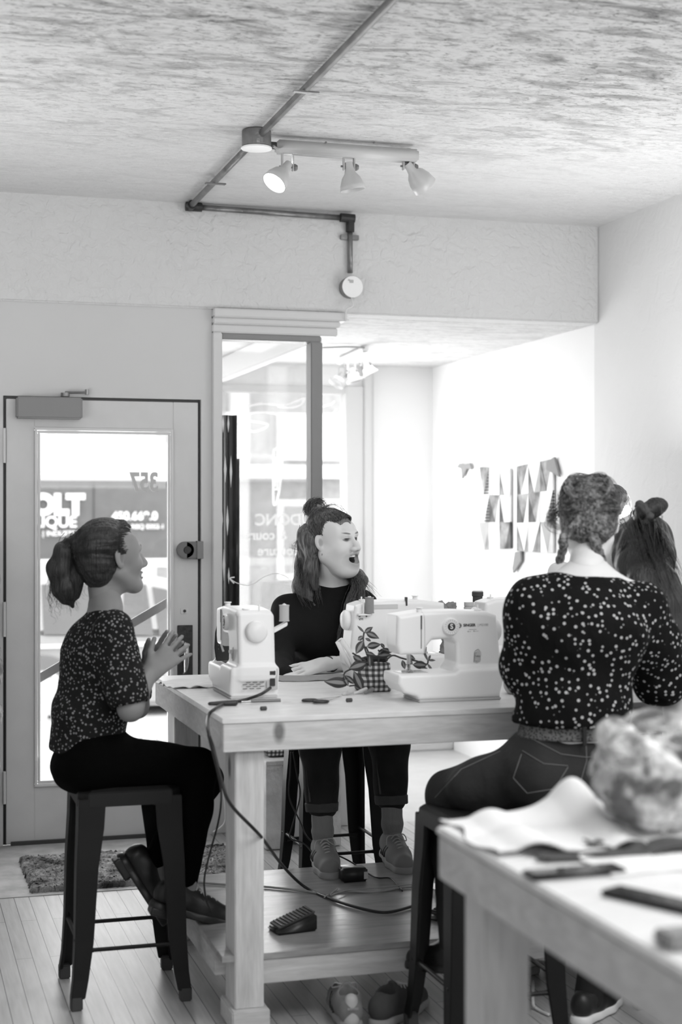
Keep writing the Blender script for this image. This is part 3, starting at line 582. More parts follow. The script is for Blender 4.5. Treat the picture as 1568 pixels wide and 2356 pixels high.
# small tuft of grass by the kerb
g = G(); rg = random.Random(5)
for k in range(90):
    b = at(310+rg.uniform(-45, 60), 1688, 9.8+rg.uniform(-.2, .2)); b.z = -.12; g.tube([b, b+Vector((rg.uniform(-.06, .06), 0, .06)), b+Vector((rg.uniform(-.14, .14), 0, rg.uniform(.08, .16)))], [.004, .003, .001], 3)
tag(g.build('grass_tuft', M['dark']), 'dark grass tuft on the pavement outside the door', 'grass')['kind'] = 'stuff'
# ================================================================== tables
TZ = .91
t1 = thing('sewing_table', 'long pine sewing table with white top and lower shelf in the middle', 'table', (1.95, 4.85, 0))
TX0, TX1, TY0, TY1 = .905, 3.05, 4.26, 5.44
G().box(TX0, TX1, TY0, TY1, TZ-.016, TZ).build('tabletop', M['top'], t1, .002)
ap = G().box(TX0+.004, TX1, TY0+.004, TY0+.042, .812, TZ-.016).build('apron', M['pine'], t1, .002)
G().box(TX0+.004, TX0+.042, TY0+.042, TY1-.01, .812, TZ-.016).build('apron', M['pine'], t1, .002)
G().box(TX0+.042, TX1, TY1-.048, TY1-.01, .812, TZ-.016).build('apron', M['pine'], t1, .002)
for x, y in ((.952, 4.304), (.952, 5.28), (2.92, 4.304), (2.92, 5.28)):
    G().box(x, x+.086, y, y+.13, .06, .812).build('leg', M['pinev'], t1, .003)
    G().box(x-.012, x+.1, y-.02, y+.15, 0, .06).build('foot_block', M['pine'], t1, .004)
G().box(.915, 2.92, 4.31, 5.31, .197, .215).build('shelf', M['shelf'], t1, .001)
G().box(1.03, 2.92, 4.315, 4.353, .125, .197).build('shelf_rail', M['pine'], t1, .002)
G().box(.92, .955, 4.434, 5.28, .125, .197).build('shelf_rail', M['pine'], t1, .002)
G().box(.87, 1.0, 4.98, 5.03, .145, .196).build('batten_end', M['dwood'], t1, .002)
t2_ = thing('cutting_table', 'pine table with white top in the right foreground', 'table', (1.8, 2.0, 0))
G().box(.98, 2.3, .75, 2.69, TZ-.016, TZ).build('tabletop', M['top'], t2_, .004)
G().box(.984, 1.022, .75, 2.686, .812, TZ-.016).build('apron', M['pine'], t2_, .003)
G().box(1.022, 2.3, 2.648, 2.686, .812, TZ-.016).build('apron', M['pine'], t2_, .003)
G().box(1.022, 1.108, 2.545, 2.648, 0, .812).build('leg', M['pinev'], t2_, .003)
G().box(2.2, 2.29, 2.545, 2.648, 0, .812).build('leg', M['pinev'], t2_, .003)
G().box(1.022, 1.108, .8, .9, 0, .812).build('leg', M['pinev'], t2_, .003)
# ================================================================== stools
def stool(cx, cy, label, rz=0):
    t = thing('metal_stool', label, 'stool', (cx, cy, 0), rz, 'backless metal counter stools'); hs = .155; hf = .18; SZ = .66
    g = G(); ring = lambda s, z: [Vector((sx*s-(.0 if a else sx*.03), sy*s-(sy*.03 if a else 0), z)) for sx, sy, a in ((-1, -1, 1), (-1, -1, 0), (1, -1, 0), (1, -1, 1), (1, 1, 1), (1, 1, 0), (-1, 1, 0), (-1, 1, 1))]
    g.loft([ring(hs+.004, SZ-.055), ring(hs+.001, SZ-.012), ring(hs-.012, SZ), ring(hs-.05, SZ-.006)]); g.build('seat', M['gun'], t, .002, local=True)
    def legring(sx, sy, c, w, z, th=.010):
        p = [(0, 0), (-w, 0), (-w, -th), (-th, -th), (-th, -w), (0, -w)]
        return [Vector((sx*(c+a), sy*(c+b), z)) for a, b in (p if sx*sy > 0 else p[::-1])]
    for sx in (-1, 1):
        for sy in (-1, 1):
            lv = [(.157, .082, SZ-.03), (.159, .078, SZ-.12), (.165, .066, .42), (.170, .056, .20), (.176, .046, .09), (.183, .042, .035)]
            l = G().loft([legring(sx, sy, c, w_, z) for c, w_, z in lv]).build('leg', M['gun'], t, .002, local=True)
            G().box(min(sx*.184, sx*.148), max(sx*.184, sx*.148), min(sy*.184, sy*.148), max(sy*.184, sy*.148), 0, .045).build('rubber_foot', M['dark'], l, .004, local=True)
    for s in (-1, 1):
        z = .175; G().tube([(-.15, s*.16, z), (-.11, s*.16, z), (.11, s*.16, z), (.15, s*.16, z)], [.012, .0065, .0065, .012], 10).build('stretcher', M['gun'], t, local=True)
        z = .205; G().tube([(s*.16, -.15, z), (s*.16, -.11, z), (s*.16, .11, z), (s*.16, .15, z)], [.012, .0065, .0065, .012], 10).build('stretcher', M['gun'], t, local=True)
    G().tube(bez([(-.15, -.15, .585), (0, 0, .61), (.15, .15, .585)], 6), .006, 8).tube(bez([(-.15, .15, .585), (0, 0, .603), (.15, -.15, .585)], 6), .006, 8).build('cross_brace', M['gun'], t, local=True)
    return t
stool(.700, 4.785, 'dark metal stool under the woman with the ponytail')
stool(1.685, 5.82, 'dark metal stool under the laughing woman behind the table')
stool(1.615, 4.02, 'dark metal stool under the woman with braids')
stool(2.33, 3.98, 'dark metal stool under the woman with long black hair at the right edge')
stool(2.85, 5.82, 'dark metal stool behind the table under the mostly hidden person')
# ================================================================== people
def basis(f, u, c):
    """head frame: local x = person's left, y = forward, z = up"""
    f = Vector(f).normalized(); u = Vector(u); l = u.cross(f)*1.0; l = Vector(u).cross(f).normalized(); u = f.cross(l).normalized(); return frame(c, l, f, u)
def head_sdf(S, Mx, mouth=0, ears=(1, 1), smile=0):
    o = S.M; S.M = Mx
    if smile: S.rc((0, .092, .004), (0, .119, -.034), .0065, .0088, k=.010)
    S.el((0, -.018, .030), (.074, .094, .086), k=.02).el((0, .032, -.035), (.056, .060, .083), k=.04)
    for s in (-1, 1):
        S.rc((s*.050, -.004, -.052), (s*.012, .070, -.098), .017, .016, k=.03).el((s*.040, .060, -.030), (.024, .026, .024), k=.025)
        S.el((s*.058, .03, .03), (.018, .04, .04), k=.03)
    S.el((0, .078, -.102), (.020, .018, .017), k=.025)
    S.rc((-.036, .078, .020), (.036, .078, .020), .013, k=.022)
    S.rc((0, .084, .010), (0, .113, -.034), .0075, .0105, k=.012).el((.011, .100, -.040), (.0085, .012, .008), k=.008).el((-.011, .100, -.040), (.0085, .012, .008), k=.008)
    for s in (-1, 1): S.el((s*.031, .098, .001), (.017, .017, .011), k=.012, op=-1).el((s*.031, .074, .001), (.0145, .0145, .0125), k=.004)
    if mouth:
        S.el((0, .068, -.080), (.038, .036, .038), k=.02).el((0, .066, -.120), (.026, .022, .016), k=.03)
        S.ch([(-.041, .064, -.056), (-.021, .094, -.0535), (0, .1005, -.0515), (.021, .094, -.0535), (.041, .064, -.056)], [.0045, .0055, .0055, .0055, .0045], k=.007)
        S.ch([(-.041, .063, -.060), (-.031, .076, -.092), (0, .088, -.1075), (.031, .076, -.092), (.041, .063, -.060)], [.0045, .0065, .0075, .0065, .0045], k=.007)
        S.el((0, .070, -.0785), (.0370, .047, .0245), k=.003, op=-1)
        for s in (-1, 1): S.rc((s*.021, .096, -.040), (s*.047, .070, -.068), .0035, .0035, k=.010, op=-1)
        for s in (-1, 1): S.el((s*.044, .064, -.034), (.021, .021, .019), k=.02).rc((s*.052, .0, -.06), (s*.018, .052, -.115), .020, .020, k=.04).el((s*.047, .032, -.050), (.021, .034, .034), k=.04)
        S.el((0, .110, -.034), (.0125, .012, .011), k=.008).el((.015, .102, -.038), (.0095, .012, .0085), k=.006).el((-.015, .102, -.038), (.0095, .012, .0085), k=.006)
    else:
        S.ch([(-.022, .086, -.066), (-.010, .097, -.064), (0, .100, -.065), (.010, .097, -.064), (.022, .086, -.066)], [.004, .0055, .0055, .0055, .004], k=.006)
        S.ch([(-.020, .085, -.071), (0, .098, -.076), (.020, .085, -.071)], [.004, .0075, .004], k=.006)
        if smile: S.el((0, .100, -.0695), (.020, .022, .0035+.003*smile), k=.002, op=-1)
    for i, s in enumerate((-1, 1)):
        if ears[i]:
            S.el((s*.079, -.012, -.004), (.006, .017, .031), R=Matrix.Rotation(s*.35, 3, 'Z') @ Matrix.Rotation(.18, 3, 'X'), k=.006).el((s*.0765, -.006, -.026), (.006, .008, .010), k=.006)
            S.el((s*.087, -.004, -.004), (.006, .009, .017), k=.004, op=-1)
    S.M = o
def face_tone(Mx, mouth=0):
    I = np.array(Mx.inverted())
    def f(V):
        P = V @ I[:3, :3].T+I[:3, 3]; x, y, z = P.T; t = np.ones(len(V)); fr = y > .05
        def sp(cx, cz, rx, rz, val, ang=0, soft=.25, cond=None):
            dx, dz = x-cx, z-cz; a = dx*math.cos(ang)+dz*math.sin(ang); b = -dx*math.sin(ang)+dz*math.cos(ang)
            d = np.sqrt((a/rx)**2+(b/rz)**2); w = np.clip((1+soft-d)/(2*soft), 0, 1)*fr; t[:] = t*(1-w)+val*w if cond is None else np.where(cond, t*(1-w)+val*w, t)
        for s in (-1, 1):
            sp(s*.034, .0245, .019, .0034, .25, s*.16); sp(s*.031, .0005, .0175, .0075 if mouth else .007, .42); (None if mouth else sp(s*.031, .000, .0135, .0036, .75)); sp(s*.031, .0, .0135 if mouth else .0055, .0032 if mouth else .0045, .07); sp(s*.031, .0045, .0165, .0020, .05); sp(s*.047, .0, .005, .0013, .25, s*.5)
            sp(s*.008, -.0455, .0035, .0025, .25)
        if mouth:
            sp(0, -.079, .046, .035, .60); inn = (np.sqrt((x/.0365)**2+((z+.0785)/.0250)**2) < 1.0) & (y > .03); t[inn & (y < .088-18*x*x)] = .03
        else: sp(0, -.069, .024, .011, .60); sp(0, -.0695, .022, .0022, .2)
        de = np.sqrt(((y+.004)/.010)**2+((z+.004)/.016)**2); w_ = np.clip((1.2-de)/.5, 0, 1)*(np.abs(x) > .072)*(np.abs(x) < .0835); t = t*(1-w_*.35)
        return t
    return f
def hand(S, w, d, nrm, side=1, L=.175, curl=.15, spread=.10, curls=None, th=.6):
    """w wrist, d towards the fingers, nrm = back-of-hand normal, side = +1 when the thumb lies on nrm x d"""
    o = S.M; S.M = None; w = Vector(w); d = Vector(d).normalized(); n = Vector(nrm); n = (n-d*n.dot(d)).normalized(); t = n.cross(d)*side; sc = L/.178
    pl = .090*sc
    for k in (-.026, -.009, .009, .026): S.rc(w+t*k*.55*sc, w+d*pl+t*k*1.1*sc-n*abs(k)*.08, .014*sc, .0115*sc, k=.012)
    S.rc(w-d*.03, w+d*.02, .024*sc, .022*sc, k=.02, n=tuple(n), fl=.72)
    for i, (k, ln, r) in enumerate(((.028, .070, .0086), (.0095, .078, .0088), (-.0095, .073, .0084), (-.027, .058, .0074))):
        c = curl if curls is None else curls[i]; b = w+d*(pl-.006)+t*k*1.12*sc; a = spread*(1.5-i); dd = (d+t*a).normalized(); p = b; ang = c*.5
        for j, fr in enumerate((.45, .30, .25)):
            v = dd*math.cos(ang)-n*math.sin(ang); q = p+v*ln*fr*sc*1.02; S.rc(p, q, r*sc*(1-.08*j), r*sc*(1-.08*(j+1)), k=.004); p = q; ang += c
    b = w+d*.020*sc+t*.022*sc; v = (d*math.cos(th)+t*math.sin(th)-n*.25).normalized(); m = b+v*.040*sc; S.rc(b, m, .0145*sc, .0105*sc, k=.014)
    v2 = (v+d*.45).normalized(); q = m+v2*.030*sc; S.rc(m, q, .0105*sc, .009*sc, k=.005); S.rc(q, q+(v2+d*.2).normalized()*.022*sc, .009*sc, .0075*sc, k=.004); S.M = o
HL1 = [(0, .070, .094), (.034, .062, .085), (.058, .042, .066), (.072, .024, .036), (.078, .014, .010), (.079, -.002, .026), (.078, -.030, -.010), (.066, -.058, -.045), (.030, -.085, -.07)]
HL2 = [(0, .076, .090), (.030, .070, .084), (.054, .052, .070), (.071, .026, .052), (.078, .012, .024), (.080, -.006, .030), (.079, -.03, .01)]
def crown(Mx, tgt, HL, inf=.008):
    out = []; T_ = Vector(tgt); cc = Vector((0, -.018, .030)); R_ = (.074+inf, .094+inf, .086+inf)
    def surf(q):
        v = q-cc; k = math.sqrt((v.x/R_[0])**2+(v.y/R_[1])**2+(v.z/R_[2])**2); return cc+v/k if k < 1.02 else q
    for s in (-1, 1):
        H_ = bez([Vector((s*a, b, c)) for a, b, c in HL], 6)
        for i, a in enumerate(H_): out.append(([Mx @ surf(a), Mx @ surf(a.lerp(T_, .3)), Mx @ surf(a.lerp(T_, .6)), Mx @ surf(a.lerp(T_, .85)), Mx @ T_], 1, .0016, .007))
    return out
def V3(*a): return Vector(a)
def join_np(parts):
    V = []; Q = []; n = 0
    for v, q in parts: V.append(v); Q.append(q+n); n += len(v)
    return np.concatenate(V), np.concatenate(Q)
def body_obj(parent, S1, S2, m, tone):
    V, Q = join_np([S1.mesh(), S2.mesh()]); A = np.zeros_like(V); n = np.zeros(len(V))
    for i in range(4): np.add.at(A, Q[:, i], V[Q[:, (i+1) % 4]]); np.add.at(n, Q[:, i], 1)
    V = V*.55+.45*A/np.maximum(n, 1)[:, None]
    return mk('body', np_mesh('body', V, Q, tone(V)), m, parent)
def sneaker(parent, ank, toe_dir, up, L=.27, m=None, nm='shoe', sole=True, stripes=True, laces=True, mm=None):
    """ank = point above the heel at ankle height, local frame y = toe, z = up, origin under ankle at sole"""
    Mx = basis(toe_dir, up, ank); S = SDF(.0035, Mx); s = L/.27
    S.ch([(0, -.045*s, .045), (0, .03*s, .045), (0, .10*s, .036), (0, .17*s, .030)], [.034*s, .036*s, .038*s, .034*s], k=.03, n=(0, 0, 1), fl=1.0)
    S.rc((0, -.045*s, .065), (0, .0, .075), .030*s, .033*s, k=.02).rc((0, .0, .07), (0, .07*s, .05), .034*s, .030*s, k=.02)
    S.half((0, 0, .016), (0, 0, -1)).rc((0, -.012, .125), (0, -.008, .07), .030, .027, k=.004, op=-1)
    if laces: S.rc((0, .045*s, .085), (0, .026*s, .106), .015, .014, k=.008, n=(0, 1, 1), fl=.5)
    sh = sdf_obj(nm, S, m or M['shoe'], parent)
    if sole:
        T = SDF(.0035, Mx); pts = [(0, -.048*s, .009), (0, .03*s, .009), (0, .10*s, .009), (0, .175*s, .009)]
        T.ch(pts, [.036*s, .034*s, .041*s, .037*s], k=.03); T.half((0, 0, .026), (0, 0, 1)).half((0, 0, 0), (0, 0, -1)); sdf_obj('sole', T, mm or M['sole'], sh)
    tr = lambda *p: Mx @ Vector(p)
    if stripes:
        for sd in (-1, 1):
            for k in range(3):
                y = (.055-.022*k)*s; g = G(); pts = [tr(sd*(.0405-.0*q)*s*a, y+q*.03, z) for q, a, z in ((0, 1.02, .030), (.4, 1.0, .045), (.8, .90, .060), (1.0, .80, .068))]
                g.tube(pts, [.005, .005, .0045, .004], 6); g.build('stripe', M['stripe'], sh)
    if laces:
        for k in range(5):
            y = (.125-.019*k)*s; z = (.0745, .080, .086, .093, .101)[k]*min(1, s); w_ = .021-.001*k
            G().tube(bez([tr(-w_, y, z-.012), tr(-w_*.4, y+.003, z+.002), tr(w_*.4, y-.003, z+.002), tr(w_, y-.004, z-.012)], 5), .0026, 6).build('lace', M['lace'], sh)
        G().tube(bez([tr(0, .035, .10), tr(.03, .05, .105), (tr(.035, .07, .085)), tr(.005, .045, .098), tr(-.03, .055, .10), tr(-.04, .08, .075)], 5), .002, 5).build('lace', M['lace'], sh)
    return sh
def hair_cap(S, Mx, inf=.012, back=.0, low=-.05, front=(0, .115, -.045), fr=(.095, .085, .105)):
    S.M = Mx; S.el((0, -.020-back, .034), (.074+inf, .094+inf, .086+inf), k=.02).el((0, -.05, -.02), (.066+inf*.6, .060+inf*.6, .06), k=.03)
    S.el(front, fr, k=.012, op=-1); S.M = None
# ---------------------------------------------------------------- person 1: ponytail, profile, clapping
def person_ponytail():
    Yc = 4.79; p = thing('person', 'woman with dark ponytail in short-sleeved floral blouse and black trousers clapping on the left stool', 'person', (.70, 4.785, .66))
    pel = at(212, 1738, Yc); wst = at(212, 1640, Yc); chs = at(232, 1500, Yc); nkb = at(243, 1400, Yc); hc = at(254, 1281, Yc)
    hf = V3(.93, .34, .10); Mh = basis(hf, (-.08, 0, 1), hc)
    shR = at(262, 1448, 4.635); shL = at(258, 1448, 4.945); elR = at(300, 1630, 4.575); wrR = at(346, 1548, 4.70); elL = at(315, 1625, 4.98); wrL = at(338, 1545, 4.845)
    hR = at(222, 1752, 4.70); hL = at(222, 1752, 4.88); kR = at(452, 1766, 4.685); kL = at(470, 1794, 4.88); aR = at(430, 2040, 4.70); aL = at(358, 1990, 4.86)
    S = SDF(.004)
    S.rc(pel, wst, .095, .085, k=.04, n=(0, 1, 0), fl=1.35).rc(wst, chs, .085, .095, k=.04, n=(0, 1, 0), fl=1.4).rc(chs, nkb, .085, .05, k=.04, n=(0, 1, 0), fl=1.5)
    for sh, el, wr in ((shR, elR, wrR), (shL, elL, wrL)): S.rc(sh, el, .042, .036, k=.03).rc(el, wr, .037, .023, k=.02)
    for h_, k_, a_ in ((hR, kR, aR), (hL, kL, aL)): S.rc(h_, k_, .08, .05, k=.04).rc(k_, a_, .05, .03, k=.02)
    hd = at(412, 1486, 4.73)-wrR; hand(S, wrR, hd, (-.30, -1, .1), 1, .178, curl=.16, spread=.16, th=.75)
    hd2 = at(398, 1482, 4.80)-wrL; hand(S, wrL, hd2, (-.1, 1, -.1), -1, .175, curl=.12, spread=.14, th=.75)
    S.rc(nkb, hc+V3(-.02, -.0, -.08), .045, .043, k=.03)
    T = SDF(.0024); head_sdf(T, Mh, 0, smile=1.0); T.rc(nkb+V3(.0, 0, -.0), hc+V3(-.03, 0, -.055), .048, .045, k=.03)
    body_obj(p, S, T, M['skin2'], face_tone(Mh))
    B = SDF(.004)
    B.rc(wst+V3(-.01, 0, -.01), chs+V3(-.005, 0, 0), .104, .112, k=.05, n=(0, 1, 0), fl=1.35).rc(chs, nkb+V3(0, 0, -.028), .108, .058, k=.05, n=(0, 1, 0), fl=1.5).rc(pel+V3(-.02, 0, .035), wst, .112, .108, k=.04, n=(0, 1, 0), fl=1.3)
    B.el(at(150, 1630, Yc), (.035, .13, .035), k=.03)
    for sh, el in ((shR, elR), (shL, elL)): e = sh.lerp(el, .82); B.rc(sh, e, .060, .064, k=.04); B.rc(e, sh.lerp(el, 1.05), .050, .052, k=.002, op=-1)
    B.rc(nkb+V3(0, 0, .0), nkb+V3(0, 0, .1), .052, .056, k=.008, op=-1).half(pel+V3(0, 0, .03), (0.05, 0, -1))
    for sh, el in ((shR, elR), (shL, elL)): pass
    b = sdf_obj('blouse', B, M['blouse1'], p, amp=.0035, sc=16, seed=2)
    P = SDF(.0045)
    P.rc(pel+V3(0, 0, .045), pel, .100, .112, k=.05, n=(0, 1, 0), fl=1.4).el(at(180, 1770, Yc), (.082, .165, .062), k=.05)
    for h_, k_, a_ in ((hR, kR, aR), (hL, kL, aL)): P.rc(h_+V3(0, 0, .005), k_, .088, .062, k=.05).rc(k_, k_.lerp(a_, .35), .060, .058, k=.02).rc(k_.lerp(a_, .35), a_+V3(0, 0, .02), .058, .036, k=.02)
    P.half((.7, 4.8, .664), (0, 0, -1), .01) if False else None
    sdf_obj('trousers', P, M['pants'], p, amp=.003, sc=14, seed=5)
    for a_, tp, nm in ((aR, V3(1, 0, -.33), 0), (aL, V3(.62, -.05, -1.0), 1)):
        up = V3(.33, 0, 1) if nm == 0 else V3(1, 0, .62); c = SDF(.004); c.rc(a_+V3(0, 0, .03), a_-V3(0, 0, .04) if nm == 0 else a_+V3(.01, 0, -.04), .031, .029); sdf_obj('sock', c, M['sock'], p)
        Mx = basis(tp, up, a_); o = Mx @ V3(0, -.02, -.088)
        s_ = sneaker(p, o, tp, up, .255, M['blackshoe'], mm=M['black'], stripes=False, laces=(nm == 0))
        T2 = SDF(.004, basis(tp, up, o)); T2.bx((0, -.035, -.006), (.033, .038, .014), .004); sdf_obj('heel', T2, M['black'], s_)
    Hh = SDF(.0028); hair_cap(Hh, Mh, .006, low=-.04, front=(0, .118, -.05), fr=(.11, .075, .12)); Hh.M = Mh
    Hh.el((0, .06, -.085), (.10, .075, .065), k=.01, op=-1).el((0, -.055, -.045), (.05, .035, .045), k=.03).M = None
    tie = at(172, 1252, Yc-.0); Hh.rc(Mh @ V3(0, -.075, .03), tie, .035, .018, k=.04); cap = sdf_obj('hair', Hh, M['hair_dark'], p, amp=.0015, sc=90, ax=(.15, 1, 1), seed=3)
    G().lathe(tie+V3(.012, 0, .006), (-.9, 0, .35), [(.018, 0), (.026, .006), (.026, .016), (.018, .022)]).build('hair_tie', M['black'], cap, smooth=True)
    pp = [tie, at(150, 1268, Yc), at(138, 1310, Yc+.005), at(148, 1355, Yc), at(165, 1395, Yc)]
    PT = SDF(.003); PT.ch(pp, [.021, .030, .036, .034, .008], k=.02); PT.ch([tie, at(170, 1290, Yc), at(180, 1330, Yc), at(176, 1372, Yc)], [.018, .016, .018, .006], k=.02)
    sdf_obj('ponytail', PT, M['hair_dark'], cap, amp=.004, sc=60, ax=(1, 1, .25), seed=8)
    strands('loose_hair', M['hair_dark'], [([tie, at(140, 1285, Yc), at(122, 1340, Yc), at(125, 1390, Yc), at(133, 1415, Yc)], 3, .012, .018), ([tie, at(150, 1300, Yc), at(135, 1350, Yc), at(140, 1400, Yc)], 3, .02, .02), ([tie, at(170, 1300, Yc), at(180, 1350, Yc), at(195, 1378, Yc)], 2, .015, .012)], cap, 90, .0012, .0012, 4, .009, 6)
    strands('ponytail_strands', M['hair_dark'], [([tie]+pp[1:], 1, .014, .020)], cap, 260, .001, .0011, 44, .010, 3)
    fh = [([Mh @ V3(s*.03, .075, .085), Mh @ V3(s*.05, .02, .115), Mh @ V3(s*.04, -.07, .095), tie], 1, .012, .006) for s in (-1, 1)]+[([Mh @ V3(s*.068, .035, .045), Mh @ V3(s*.084, -.01, .05), Mh @ V3(s*.06, -.085, .045), tie], 1, .010, .006) for s in (-1, 1)]
    strands('hair_strands', M['hair_dark'], crown(Mh, (0, -.125, .03), HL1), cap, 620, .0004, .0010, 6)
    return p
# ---------------------------------------------------------------- person 2: laughing, facing the camera
def person_laughing():
    Yc = 5.80; p = thing('person', 'laughing woman in black sweater and rolled dark jeans sitting behind the table', 'person', (1.685, 5.82, .66))
    hc = at(766, 1243, 5.70); rt = V3(C_, -S_, 0); bk = V3(S_, C_, 0)      # image right, away
    Mh = basis(-bk*.56+rt*.83+V3(0, 0, .05), V3(0, 0, 1)+rt*-.13+bk*.03, hc)
    pel = V3(1.675, 5.84, .76); wst = V3(1.68, 5.80, .93); chs = at(748, 1450, 5.77); nkb = at(762, 1350, 5.77)
    shR = at(658, 1402, 5.79); shL = at(836, 1396, 5.74); elR = at(642, 1515, 5.60); wrR = at(655, 1556, 5.36); elL = at(852, 1522, 5.50); wrL = at(752, 1528, 5.34)
    S = SDF(.004)
    S.rc(pel, wst, .10, .09, k=.04, n=(1, 0, 0), fl=1.4).rc(wst, chs, .09, .10, k=.04, n=(1, 0, 0), fl=1.4).rc(chs, nkb, .085, .05, k=.04, n=(1, 0, 0), fl=1.6)
    S.rc(shR, elR, .045, .036, k=.03).rc(elR, wrR, .036, .026, k=.02).rc(shL, elL, .045, .038, k=.03).rc(elL, wrL, .038, .024, k=.02)
    hand(S, wrL, at(655, 1548, 5.33)-wrL, (.0, -.45, 1), -1, .178, curl=.10, spread=.06, th=.45)
    hand(S, wrR, V3(.35, -.9, -.12), (0, 0, 1), 1, .17, curl=.35, spread=.05)
    hips = [V3(1.60, 5.80, .745), V3(1.76, 5.80, .745)]; kn = [V3(1.515, 5.34, .70), V3(1.835, 5.33, .70)]; an = [at(742, 1915, 5.33), at(902, 1895, 5.33)]
    kn = [at(735, 1712, 5.36), at(895, 1700, 5.36)]
    for h_, k_, a_ in zip(hips, kn, an): S.rc(h_, k_, .08, .055, k=.04).rc(k_, a_, .05, .032, k=.02)
    S.rc(nkb, hc+V3(0, 0.01, -.09), .052, .05, k=.03)
    T = SDF(.002); head_sdf(T, Mh, 1); T.rc(nkb+V3(.0, 0, -.0), hc+bk*.02+rt*-.012+V3(0, 0, -.06), .056, .051, k=.03); T.rc(nkb+V3(.0, 0, .02), Mh @ V3(0, .02, -.075), .045, .03, k=.03)
    T.M = Mh; T.el((0, .040, -.108), (.040, .034, .018), k=.04); T.M = None
    body_obj(p, S, T, M['skin'], face_tone(Mh, 1))
    g = G()      # teeth rows
    for k in range(-4, 5):
        a = k*.165; c = Mh @ V3(.034*math.sin(a*1.25), .046+.0425*math.cos(a*1.25), -.0615+abs(k)*.0003); r = Mh.to_3x3()
        M4 = Matrix.Translation(c) @ (Mh.to_3x3() @ Matrix.Rotation(-a*1.25, 3, 'Z')).to_4x4(); g.box(-.0037, .0037, -.003, .003, -.0072, .005, 0, M4)
    g.build('upper_teeth', M['white'], p, .001)
    g = G()
    for k in range(-3, 4):
        a = k*.17; c = Mh @ V3(.028*math.sin(a*1.3), .045+.0345*math.cos(a*1.3), -.0980); M4 = Matrix.Translation(c) @ (Mh.to_3x3() @ Matrix.Rotation(-a*1.3, 3, 'Z')).to_4x4(); g.box(-.0031, .0031, -.002, .002, -.004, .004, 0, M4)
    g.build('lower_teeth', M['white2'], p, .0008)
    e = Mh @ V3(-.078, -.002, -.042); G().tube(bez([e, e+V3(-.002, -.006, -.008), e+V3(0, 0, -.015), e+V3(.002, .005, -.008), e], 6), .0014, 6).cyl(e+V3(0, -.001, -.015), e+V3(0, -.001, -.019), .002).build('earring', M['grey'], p)
    B = SDF(.004)
    B.rc(pel+V3(0, 0, .0), wst, .115, .108, k=.05, n=(1, 0, 0), fl=1.35).rc(wst, chs, .108, .120, k=.05, n=(1, 0, 0), fl=1.38).rc(chs+V3(0, 0, .02), nkb+V3(0, 0, -.035), .105, .066, k=.06, n=(1, 0, 0), fl=1.75)
    B.el(chs+V3(-.07, -.09, -.035), (.065, .05, .06), k=.06).el(chs+V3(.085, -.09, -.035), (.065, .05, .06), k=.06)
    B.rc(shR, elR, .060, .052, k=.05).rc(elR, wrR, .052, .036, k=.03).rc(shL, elL, .062, .056, k=.05).rc(elL, elL.lerp(wrL, .25), .052, .044, k=.03)
    B.rc(nkb+V3(0, 0, -.03), nkb+V3(0, -.0, .015), .068, .058, k=.02).rc(nkb+V3(0, 0, -.02), nkb+V3(.0, 0, .08), .050, .052, k=.002, op=-1)
    sdf_obj('sweater', B, M['knit'], p, amp=.003, sc=12, seed=11)
    P = SDF(.0045); P.rc(pel, pel+V3(0, 0, -.01), .125, k=.04, n=(1, 0, 0), fl=1.4)
    for h_, k_, a_ in zip(hips, kn, an): c = k_.lerp(a_, .68); P.rc(h_, k_, .09, .074, k=.05).rc(k_, c, .074, .058, k=.03)
    sdf_obj('jeans', P, M['jeans'], p, amp=.0045, sc=20, seed=12)
    for (k_, a_), (fx, fy) in zip(zip(kn, an), ((745, 1968), (912, 1950))):
        c = k_.lerp(a_, .66); d_ = (a_-k_).normalized(); Cf = SDF(.003); Cf.rc(c, c+d_*.036, .063, .060, k=.0).rc(c+d_*.02, c+d_*.09, .050, k=.002, op=-1).half(c, tuple(-d_)).half(c+d_*.034, tuple(d_)); sdf_obj('turn_up', Cf, M['jeansfold'], p, amp=.002, sc=30)
        for sgn in (-1,): q = k_+V3(-.062, -.03, 0); G().tube(bez([q, q.lerp(c+V3(-.054, -.032, 0), .5), c+V3(-.052, -.032, .01)], 6), .004, 5).build('side_seam', M['jeansfold'], p)
        Sk = SDF(.003); Sk.rc(a_.lerp(k_, .45), a_, .046, .036, k=.02).rc(a_, a_+V3(0, 0, -.05), .036, .033, k=.02); sdf_obj('sock', Sk, M['sock'], p, amp=.0012, sc=80, ax=(.1, .1, 1))
        td = V3(-.14, -1, -.02) if fx < 800 else V3(-.10, -1, -.02); sneaker(p, V3(a_.x, a_.y+.0, .2165), td, V3(0, -.02, 1), .29)
    Hh = SDF(.0025); hair_cap(Hh, Mh, .007, front=(0, .122, -.022), fr=(.110, .080, .122)); Hh.M = Mh
    Hh.el((-.09, .048, -.075), (.045, .062, .075), k=.01, op=-1).el((.09, .048, -.075), (.045, .062, .075), k=.01, op=-1).el((-.083, -.012, -.012), (.014, .020, .036), k=.004, op=-1)
    Hh.el((0, -.075, .112), (.030, .028, .024), k=.02).M = None
    cap = sdf_obj('hair', Hh, M['hair_mid'], p, amp=.0012, sc=110, seed=21)
    bun = Mh @ V3(.0, -.075, .118); t = lambda *a: Mh @ V3(*a)
    fr_ = []
